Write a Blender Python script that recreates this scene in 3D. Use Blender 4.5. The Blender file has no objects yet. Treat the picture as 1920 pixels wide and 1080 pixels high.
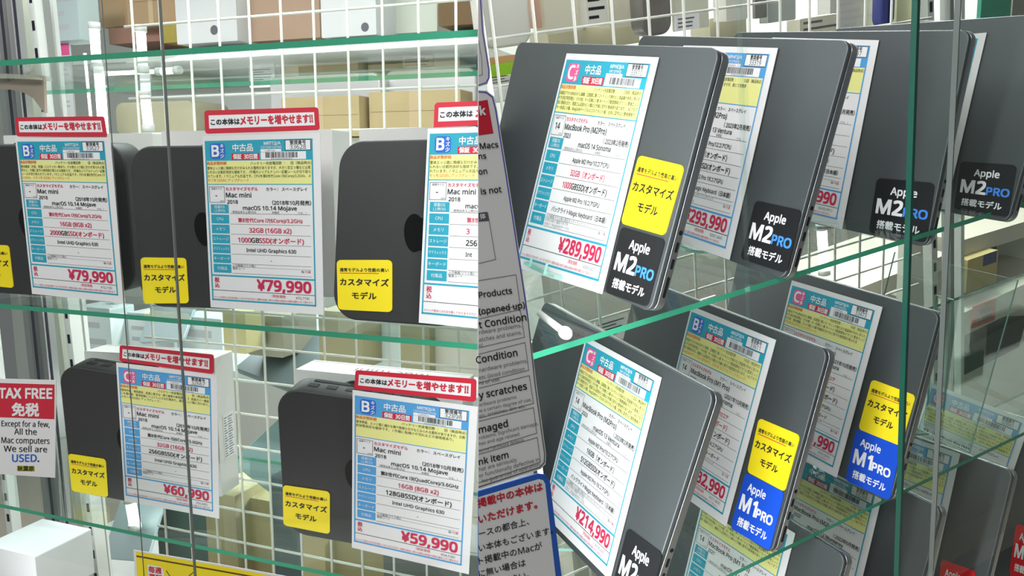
import bpy, math, random, json
from mathutils import Matrix, Vector
random.seed(7)
SC = bpy.context.scene
COL = SC.collection
# ---------------------------------------------------------------- camera
FPX = 1500.0                       # focal length in pixels of the 1920 px frame
CAMZ = 1.40
CAMAX = ((0.93529, 0.05318, -0.34986), (0.35388, -0.13651, 0.92528), (0.00145, -0.98921, -0.14649))
cam = bpy.data.cameras.new('camera'); cam.sensor_width = 36.0; cam.lens = 36.0*FPX/1920; cam.clip_start = 0.02
camo = bpy.data.objects.new('camera', cam); COL.objects.link(camo); SC.camera = camo
rows = [Vector(r) for r in CAMAX]
camo.matrix_world = Matrix(((rows[0][0], -rows[0][1], -rows[0][2], 0), (rows[1][0], -rows[1][1], -rows[1][2], 0),
                            (rows[2][0], -rows[2][1], -rows[2][2], CAMZ), (0, 0, 0, 1)))
# the two display bays: axes along the shelf, into the shelf, up
BAY_L = Matrix.Translation((0, 0, CAMZ))
BAY_R = Matrix.Translation((0, 0, CAMZ)) @ Matrix(((0.68465, -0.7273, -0.04784), (0.70581, 0.67793, -0.2055), (0.1819, 0.10693, 0.97749))).to_4x4()
BAY = {'L': BAY_L, 'R': BAY_R}
# ---------------------------------------------------------------- world, lights, exposure
wd = bpy.data.worlds.new('shop_light'); SC.world = wd; wd.use_nodes = True
bg = wd.node_tree.nodes['Background']; bg.inputs[0].default_value = (0.86, 0.93, 0.92, 1); bg.inputs[1].default_value = 0.15
SC.view_settings.view_transform = 'Standard'; SC.view_settings.look = 'None'
SC.view_settings.exposure = 0.0; SC.view_settings.gamma = 1.0; SC.view_settings.use_curve_mapping = False
SC.cycles.transparent_max_bounces = 32; SC.cycles.max_bounces = 8
def area(name, bay, loc, aim, sx, sy, power, col=(1, 1, 1)):
    l = bpy.data.lights.new(name, 'AREA'); l.shape = 'RECTANGLE'; l.size = sx; l.size_y = sy; l.energy = power; l.color = col
    o = bpy.data.objects.new(name, l); COL.objects.link(o)
    p = BAY[bay] @ Vector(loc); q = BAY[bay] @ Vector(aim)
    z = (p-q).normalized(); x = (BAY[bay].to_3x3() @ Vector((1, 0, 0))); y = z.cross(x).normalized(); x = y.cross(z)
    o.matrix_world = Matrix(((x[0], y[0], z[0], p[0]), (x[1], y[1], z[1], p[1]), (x[2], y[2], z[2], p[2]), (0, 0, 0, 1)))
    return o
area('ceiling_lamp_aisle', 'L', (-0.75, -0.8, 1.1), (-0.4, 0.8, -0.2), 2.4, 0.5, 34, (1, 0.99, 0.99))
area('ceiling_lamp_back', 'L', (-1.0, 1.75, 1.3), (-1.0, 1.40, -0.4), 2.0, 0.4, 46, (0.95, 1, 0.99))
area('added_strip_right', 'R', (0.207, 0.435, -0.30), (0.6, 0.56, -0.30), 0.03, 0.72, 2.6, (0.95, 1, 1))  # unseen strip added behind the leaflets to brighten the nearest laptops
area('fill_light_left', 'L', (-0.62, 0.73, 0.55), (-0.62, 0.78, -0.2), 1.1, 0.14, 5.5, (1, 1, 0.99))  # fill added above the frame to brighten the white cartons
area('foot_fill_left', 'L', (-0.70, 0.60, -0.72), (-0.62, 1.05, -0.30), 0.8, 0.08, 0.7, (1, 1, 1)).data.spread = math.radians(100)  # fill light added below the frame to lift the grid wires
area('back_fill_upper', 'L', (-0.80, 1.33, 0.012), (-0.80, 1.20, -0.4), 0.9, 0.05, 6.5, (0.97, 1, 1))  # fill added under the back board to whiten the background there
area('back_fill_low', 'L', (-0.85, 1.30, -0.47), (-0.85, 1.15, -0.8), 0.9, 0.05, 5, (0.97, 1, 1))  # fill added out of sight under the lower board for the bottom goods
area('fill_light_right', 'R', (2.0, 1.7, 0.9), (1.7, 1.45, -0.5), 0.5, 0.4, 48, (1, 0.99, 0.95))  # added light, out of view, brightening the far right background

# ---------------------------------------------------------------- materials
MATS = {}
def srgb(c): return tuple(((v/255)/12.92 if v/255 <= .04045 else ((v/255+.055)/1.055)**2.4) for v in c)
def mat(name, rgb, rough=0.6, metal=0.0, spec=0.4, bump=0.0, noise=0.0, nscale=40.0, emit=0.0, stretch=None):
    if name in MATS: return MATS[name]
    m = bpy.data.materials.new(name); m.use_nodes = True; nt = m.node_tree; b = nt.nodes['Principled BSDF']
    c = (*srgb(rgb), 1); b.inputs['Base Color'].default_value = c; b.inputs['Roughness'].default_value = rough
    b.inputs['Metallic'].default_value = metal; b.inputs['Specular IOR Level'].default_value = spec
    if emit: b.inputs['Emission Color'].default_value = c; b.inputs['Emission Strength'].default_value = emit
    if noise or bump:
        tc = nt.nodes.new('ShaderNodeTexCoord'); n = nt.nodes.new('ShaderNodeTexNoise'); n.inputs['Scale'].default_value = nscale
        n.inputs['Detail'].default_value = 4
        if stretch:
            mp = nt.nodes.new('ShaderNodeMapping'); mp.inputs['Scale'].default_value = stretch
            nt.links.new(tc.outputs['Object'], mp.inputs['Vector']); nt.links.new(mp.outputs['Vector'], n.inputs['Vector'])
        else: nt.links.new(tc.outputs['Object'], n.inputs['Vector'])
        if noise:
            mx = nt.nodes.new('ShaderNodeMix'); mx.data_type = 'RGBA'
            mx.inputs[6].default_value = tuple(v*(1-noise) for v in c[:3])+(1,); mx.inputs[7].default_value = tuple(min(1, v*(1+noise)) for v in c[:3])+(1,)
            nt.links.new(n.outputs['Fac'], mx.inputs[0]); nt.links.new(mx.outputs[2], b.inputs['Base Color'])
        if bump:
            bp = nt.nodes.new('ShaderNodeBump'); bp.inputs['Strength'].default_value = bump; bp.inputs['Distance'].default_value = 0.001
            nt.links.new(n.outputs['Fac'], bp.inputs['Height']); nt.links.new(bp.outputs['Normal'], b.inputs['Normal'])
    MATS[name] = m; return m
def glass(name, tint=(0.96, 0.985, 0.975), refl=1.0, base=0.035, rough=0.02, haze=0.0, hazecol=(.8, .85, .85)):
    m = bpy.data.materials.new(name); m.use_nodes = True; nt = m.node_tree; nt.nodes.clear(); N = nt.nodes.new; K = nt.links.new
    out = N('ShaderNodeOutputMaterial'); tr = N('ShaderNodeBsdfTransparent'); tr.inputs[0].default_value = (*tint, 1)
    gl = N('ShaderNodeBsdfGlossy'); gl.inputs['Roughness'].default_value = rough
    lw = N('ShaderNodeLayerWeight'); lw.inputs['Blend'].default_value = 0.5
    pw = N('ShaderNodeMath'); pw.operation = 'POWER'; K(lw.outputs['Facing'], pw.inputs[0]); pw.inputs[1].default_value = 4.0
    ma = N('ShaderNodeMath'); ma.operation = 'MULTIPLY_ADD'; K(pw.outputs[0], ma.inputs[0]); ma.inputs[1].default_value = 0.7*refl; ma.inputs[2].default_value = base
    mx = N('ShaderNodeMixShader'); K(ma.outputs[0], mx.inputs[0]); K(tr.outputs[0], mx.inputs[1]); K(gl.outputs[0], mx.inputs[2])
    last = mx
    if haze:
        df = N('ShaderNodeBsdfDiffuse'); df.inputs[0].default_value = (*hazecol, 1)
        m2 = N('ShaderNodeMixShader'); m2.inputs[0].default_value = haze; K(mx.outputs[0], m2.inputs[1]); K(df.outputs[0], m2.inputs[2]); last = m2
    K(last.outputs[0], out.inputs[0]); MATS[name] = m; return m

PAPER = mat('card_paper', (232, 231, 232), 0.55, spec=0.3)
INKS = dict(teal=mat('ink_teal', (40, 160, 186), .55), blue=mat('ink_blue', (82, 160, 218), .55), red=mat('ink_red', (206, 36, 60), .55), crimson=mat('ink_crimson', (204, 40, 84), .55),
            pink=mat('ink_pink', (228, 92, 150), .55), yellow=mat('ink_pale_yellow', (235, 233, 150), .55), black=mat('ink_black', (28, 28, 32), .55), grey=mat('ink_grey', (96, 98, 104), .55),
            white=mat('ink_white', (238, 238, 240), .55), navy=mat('ink_badge_blue', (38, 104, 205), .55), orange=mat('ink_orange', (226, 112, 70), .55), lemon=mat('ink_lemon', (250, 225, 30), .45),
            royal=mat('ink_royal_blue', (18, 78, 205), .45), sky=mat('ink_sky_blue', (66, 140, 235), .5), coal=mat('ink_coal', (30, 31, 33), .4), scarlet=mat('ink_scarlet', (214, 32, 40), .5),
            indigo=mat('ink_indigo', (70, 70, 185), .55), cobalt=mat('ink_cobalt', (40, 96, 200), .55), lightgrey=mat('ink_light_grey', (190, 195, 198), .55), olive=mat('ink_olive', (190, 185, 40), .5),
            brown=mat('ink_brown', (92, 62, 30), .55))
GREY_ALU = mat('space_grey_aluminium', (98, 103, 105), 0.46, 0.66, noise=.03, nscale=300)
DARK_UNDER = mat('darkened_underside', (84, 86, 89), 0.45, 0.7)  # underside darkened so that neighbouring lids mirror a darker surface
GREY_EDGE = mat('space_grey_edge', (176, 178, 182), 0.28, 0.95)
MINI = mat('dark_grey_aluminium', (56, 56, 57), 0.48, 0.2, noise=.04, nscale=300)
MINI_BASE = mat('dark_grey_plastic', (62, 63, 66), 0.45)
BLACK_GLOSS = mat('gloss_black', (10, 10, 12), 0.12, spec=.5)
HOLE = mat('port_black', (8, 8, 10), 0.6)
WHITE_BOX = mat('white_carton', (226, 224, 222), 0.5, noise=.02, nscale=8)
CARDBOARD = mat('cardboard', (172, 146, 112), 0.85, noise=.08, nscale=25, bump=.1)
CARDBOARD2 = mat('pale_cardboard', (186, 170, 128), 0.85, noise=.08, nscale=25, bump=.1)
BROWN = mat('brown_carton', (110, 90, 62), .8, noise=.1, nscale=20)
STEEL = mat('white_steel', (222, 226, 222), .4, noise=.02, nscale=6)
STEEL_G = mat('grey_steel', (150, 154, 150), .4, .3)
ALU = mat('brushed_aluminium', (176, 178, 178), .35, .7, noise=.06, nscale=60, stretch=(1, 1, .05))
SLOT = mat('slot_dark', (30, 26, 44), .6)
WIRE = mat('white_wire', (222, 224, 214), .4)
CLEAR = glass('clear_glass')
SHELFG = glass('shelf_glass', (0.94, 0.985, 0.968), 0.55, 0.035)
EDGE = mat('glass_edge_green', (58, 150, 118), .18, spec=.6)
EDGE_D = mat('glass_edge_dark', (112, 116, 114), .25, spec=.6)
EDGE_DG = mat('glass_edge_bottle', (26, 74, 62), .2, spec=.6)
ACRYL = glass('acrylic', (0.95, 0.985, 0.975), 1.0, 0.05)
ACRYL_E = mat('acrylic_edge', (150, 205, 190), .15, spec=.7)
GLOWM = mat('tube_glow', (255, 255, 255), .4, emit=3.0)
SILVER = mat('silver_aluminium', (206, 208, 208), .4, .5)

# ---------------------------------------------------------------- object helpers
def prop(o, label=None, cat=None, group=None, kind=None):
    if label: o['label'] = label
    if cat: o['category'] = cat
    if group: o['group'] = group
    if kind: o['kind'] = kind
    return o
class MB:
    """collects polygons of ONE mesh"""
    def __init__(s): s.v = []; s.f = []; s.m = []; s.mats = []; s.smooth = []
    def mi(s, m):
        if m not in s.mats: s.mats.append(m)
        return s.mats.index(m)
    def add(s, verts, faces, m, smooth=False):
        b = len(s.v); k = s.mi(m); s.v += [tuple(p) for p in verts]
        for f in faces: s.f.append([b+i for i in f]); s.m.append(k); s.smooth.append(smooth)
    def box(s, x0, x1, y0, y1, z0, z1, m, M=None):
        V = [(x, y, z) for x in (x0, x1) for y in (y0, y1) for z in (z0, z1)]
        if M is not None: V = [M @ Vector(p) for p in V]
        s.add(V, [(0, 1, 3, 2), (4, 6, 7, 5), (0, 4, 5, 1), (2, 3, 7, 6), (0, 2, 6, 4), (1, 5, 7, 3)], m)
    def hexa(s, P, m, faces=None):
        F = [(0, 1, 2, 3), (7, 6, 5, 4), (0, 4, 5, 1), (1, 5, 6, 2), (2, 6, 7, 3), (3, 7, 4, 0)]
        if faces is None: s.add(P, F, m)
        else:
            for f, mm in zip(F, faces): s.add(P, [f], mm)
    def loft(s, rings, m, caps=True, smooth=True):
        b = len(s.v); n = len(rings[0]); k = s.mi(m)
        for r in rings: s.v += [tuple(p) for p in r]
        for i in range(len(rings)-1):
            for j in range(n):
                s.f.append([b+i*n+j, b+i*n+(j+1) % n, b+(i+1)*n+(j+1) % n, b+(i+1)*n+j]); s.m.append(k); s.smooth.append(smooth)
        if caps:
            s.f.append([b+j for j in range(n)][::-1]); s.m.append(k); s.smooth.append(False)
            s.f.append([b+(len(rings)-1)*n+j for j in range(n)]); s.m.append(k); s.smooth.append(False)
    def tube(s, pts, r, m, n=8):
        pts = [Vector(p) for p in pts]; rings = []
        for i, p in enumerate(pts):
            d = (pts[min(i+1, len(pts)-1)]-pts[max(i-1, 0)]).normalized()
            a = d.cross(Vector((0.31, 0.17, 0.93))); a = a if a.length > 1e-3 else d.cross(Vector((1, 0, 0))); a.normalize(); c = d.cross(a)
            rings.append([p+a*math.cos(2*math.pi*j/n)*r+c*math.sin(2*math.pi*j/n)*r for j in range(n)])
        s.loft(rings, m)
    def build(s, name, parent=None, M=None, fix=True):
        me = bpy.data.meshes.new(name); me.from_pydata(s.v, [], s.f)
        for m in s.mats: me.materials.append(m)
        me.polygons.foreach_set('material_index', s.m); me.polygons.foreach_set('use_smooth', s.smooth); me.update()
        o = bpy.data.objects.new(name, me); COL.objects.link(o)
        if parent is not None: o.parent = parent
        if M is not None: o.matrix_world = M
        return o
def empty(name, M):
    o = bpy.data.objects.new(name, None); o.empty_display_size = .02; COL.objects.link(o); o.matrix_world = M; return o
def pose(key):
    d = DATA[key]; return BAY[d['bay']] @ Matrix(d['m']+[[0, 0, 0, 1]])
def rrect(w, h, r, n=6, cx=0, cz=0, inset=0.0):
    r = max(r-inset, .0002); w -= 2*inset; h -= 2*inset; P = []
    for (sx, sz, a0) in ((1, 1, 0), (-1, 1, 90), (-1, -1, 180), (1, -1, 270)):
        for i in range(n+1):
            a = math.radians(a0+90*i/n); P.append((cx+sx*(w/2-r)+r*math.cos(a), cz+sz*(h/2-r)+r*math.sin(a)))
    return P
def slab(mb, w, h, r, y0, y1, m, b0=.0008, b1=.0008, cx=0, cz=None, n=6):
    """rounded slab standing in the XZ plane, thickness along Y, softened edges"""
    if cz is None: cz = h/2
    R = []
    def ring(inset, y): R.append([(x, y, z) for x, z in rrect(w, h, r, n, cx, cz, inset)])
    for k in range(4): a = math.pi/2*k/3; ring(b0*(1-math.sin(a)), y0+b0*(1-math.cos(a)))
    for k in range(4): a = math.pi/2*k/3; ring(b1*(1-math.cos(a)), y1-b1*(1-math.sin(a)))
    mb.loft(R, m)
def homography(src, dst):
    import numpy as np
    A = []; b = []
    for (x, y), (u, v) in zip(src, dst):
        A += [[x, y, 1, 0, 0, 0, -u*x, -u*y], [0, 0, 0, x, y, 1, -v*x, -v*y]]; b += [u, v]
    h = list(np.linalg.solve(np.array(A, float), np.array(b, float)))+[1.0]
    def f(x, y):
        w = h[6]*x+h[7]*y+h[8]; return ((h[0]*x+h[1]*y+h[2])/w, (h[3]*x+h[4]*y+h[5])/w)
    return f
# points of the place seen at a pixel: the ray cut by a plane of constant depth Y (or height Z) of a bay
def at(bay, px, py, Y=None, Z=None):
    d = Vector(((px-960)/FPX, (py-540)/FPX, 1.0)); w = Vector((rows[0].dot(d), rows[1].dot(d), rows[2].dot(d)))
    l = BAY[bay].to_3x3().inverted() @ w
    return l*((Y/l.y) if Y is not None else (Z/l.z))
# ---------------------------------------------------------------- lettering
_fd = bpy.utils.system_resource('DATAFILES', path='fonts')
def _font(n):
    try: return bpy.data.fonts.load(_fd+'/'+n)
    except Exception: return None
FONT = _font('NotoSansHebrew-Regular.woff2')
_G = {}; _R = {}
def _run(t, latin):
    if (t, latin) not in _R:
        c = bpy.data.curves.new('t', 'FONT'); c.body = t; c.resolution_u = 2; c.size = 1
        if latin and FONT: c.font = FONT
        o = bpy.data.objects.new('t', c); me = bpy.data.meshes.new_from_object(o)
        k = 1.0
        if latin and FONT:                           # set the capitals 0.73 em high
            if 'k' not in _R: _R['k'] = 1.0; _R['k'] = .73/max(p[1] for p in _run('H', True)[0]); _R.pop(('H', True))
            k = _R['k']
        V = [(v.co.x*k, v.co.y*k) for v in me.vertices]; F = [tuple(p.vertices) for p in me.polygons]
        bpy.data.objects.remove(o); bpy.data.curves.remove(c); bpy.data.meshes.remove(me); _R[(t, latin)] = (V, F)
    return _R[(t, latin)]
def glyphs(s):
    """outlines of a line of lettering: Latin and Japanese stretches set one after the other"""
    if s not in _G:
        V, F, x, runs = [], [], 0.0, []
        for ch in s:
            lat = ord(ch) < 0x100
            if runs and runs[-1][1] == lat: runs[-1][0] += ch
            else: runs.append([ch, lat])
        for t, lat in runs:
            v, f = _run(t, lat); k = len(V); V += [(p[0]+x, p[1]) for p in v]; F += [tuple(k+i for i in q) for q in f]
            if lat: m = max(p[0] for p in _run('|', True)[0]); x += max(p[0] for p in _run(t+'|', True)[0])-m
            else: x += len(t)
        xs = [v[0] for v in V] or [0]; _G[s] = (V, F, min(xs), max(xs))
    return _G[s]
class Ink:
    """flat print on a sheet; f maps sheet units to the sheet's own XZ plane; y is the face, prints lie a hair in front"""
    def __init__(s, mb, f, y, step=.00012): s.mb, s.f, s.y, s.step = mb, f, y, step
    def poly(s, pts, faces, ink, layer):
        yy = s.y-s.step*layer
        V = []
        for x, y in pts: q = s.f(x, y); V.append((q[0], yy, q[1]))
        s.mb.add(V, faces, INKS[ink] if isinstance(ink, str) else ink)
    def rect(s, x0, y0, x1, y1, ink, layer=1): s.poly([(x0, y0), (x1, y0), (x1, y1), (x0, y1)], [(0, 3, 2, 1)], ink, layer)
    def frame(s, x0, y0, x1, y1, t, ink, layer=1):
        s.rect(x0, y0, x1, y0+t, ink, layer); s.rect(x0, y1-t, x1, y1, ink, layer); s.rect(x0, y0, x0+t, y1, ink, layer); s.rect(x1-t, y0, x1, y1, ink, layer)
    def rrect(s, x0, y0, x1, y1, r, ink, layer=1):
        P = [(x, y) for x, y in rrect(x1-x0, y1-y0, r, 5, (x0+x1)/2, (y0+y1)/2)]; s.poly(P, [tuple(range(len(P)))], ink, layer)
    def text(s, t, x, y, size, ink, bold=0.0, align='l', layer=2, wmax=None, wide=1.0, slant=0.0, rise=0.0):
        """x,y: left/centre/right of the baseline middle; y is the vertical centre of capitals; returns end x"""
        V, F, a, b = glyphs(t); w = (b-a)*size*wide
        if wmax and w > wmax: wide *= wmax/w; w = wmax
        x0 = x-(w/2 if align == 'c' else w if align == 'r' else 0)
        yb = y+size*.36
        for n, (dx, dy) in enumerate([(0, 0)] if not bold else [(-bold, -bold), (bold, bold), (-bold, bold), (bold, -bold)]):
            s.poly([(x0+((v[0]-a+dx)*wide+(v[1]+dy)*slant)*size, yb-(v[1]+dy)*size+rise*(v[0]-a)*size*wide) for v in V], F, ink, layer+n*.22)
        return x0+w
    def run(s, segs, x, y, size, bold=0.0, align='c', layer=2, wide=1.0):
        ws = [(glyphs(t)[3]-glyphs(t)[2])*size*wide+size*.06 for t, _ in segs]; x0 = x-(sum(ws)/2 if align == 'c' else 0)
        for (t, k), w in zip(segs, ws): s.text(t, x0, y, size, k, bold, 'l', layer, None, wide); x0 += w
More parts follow.
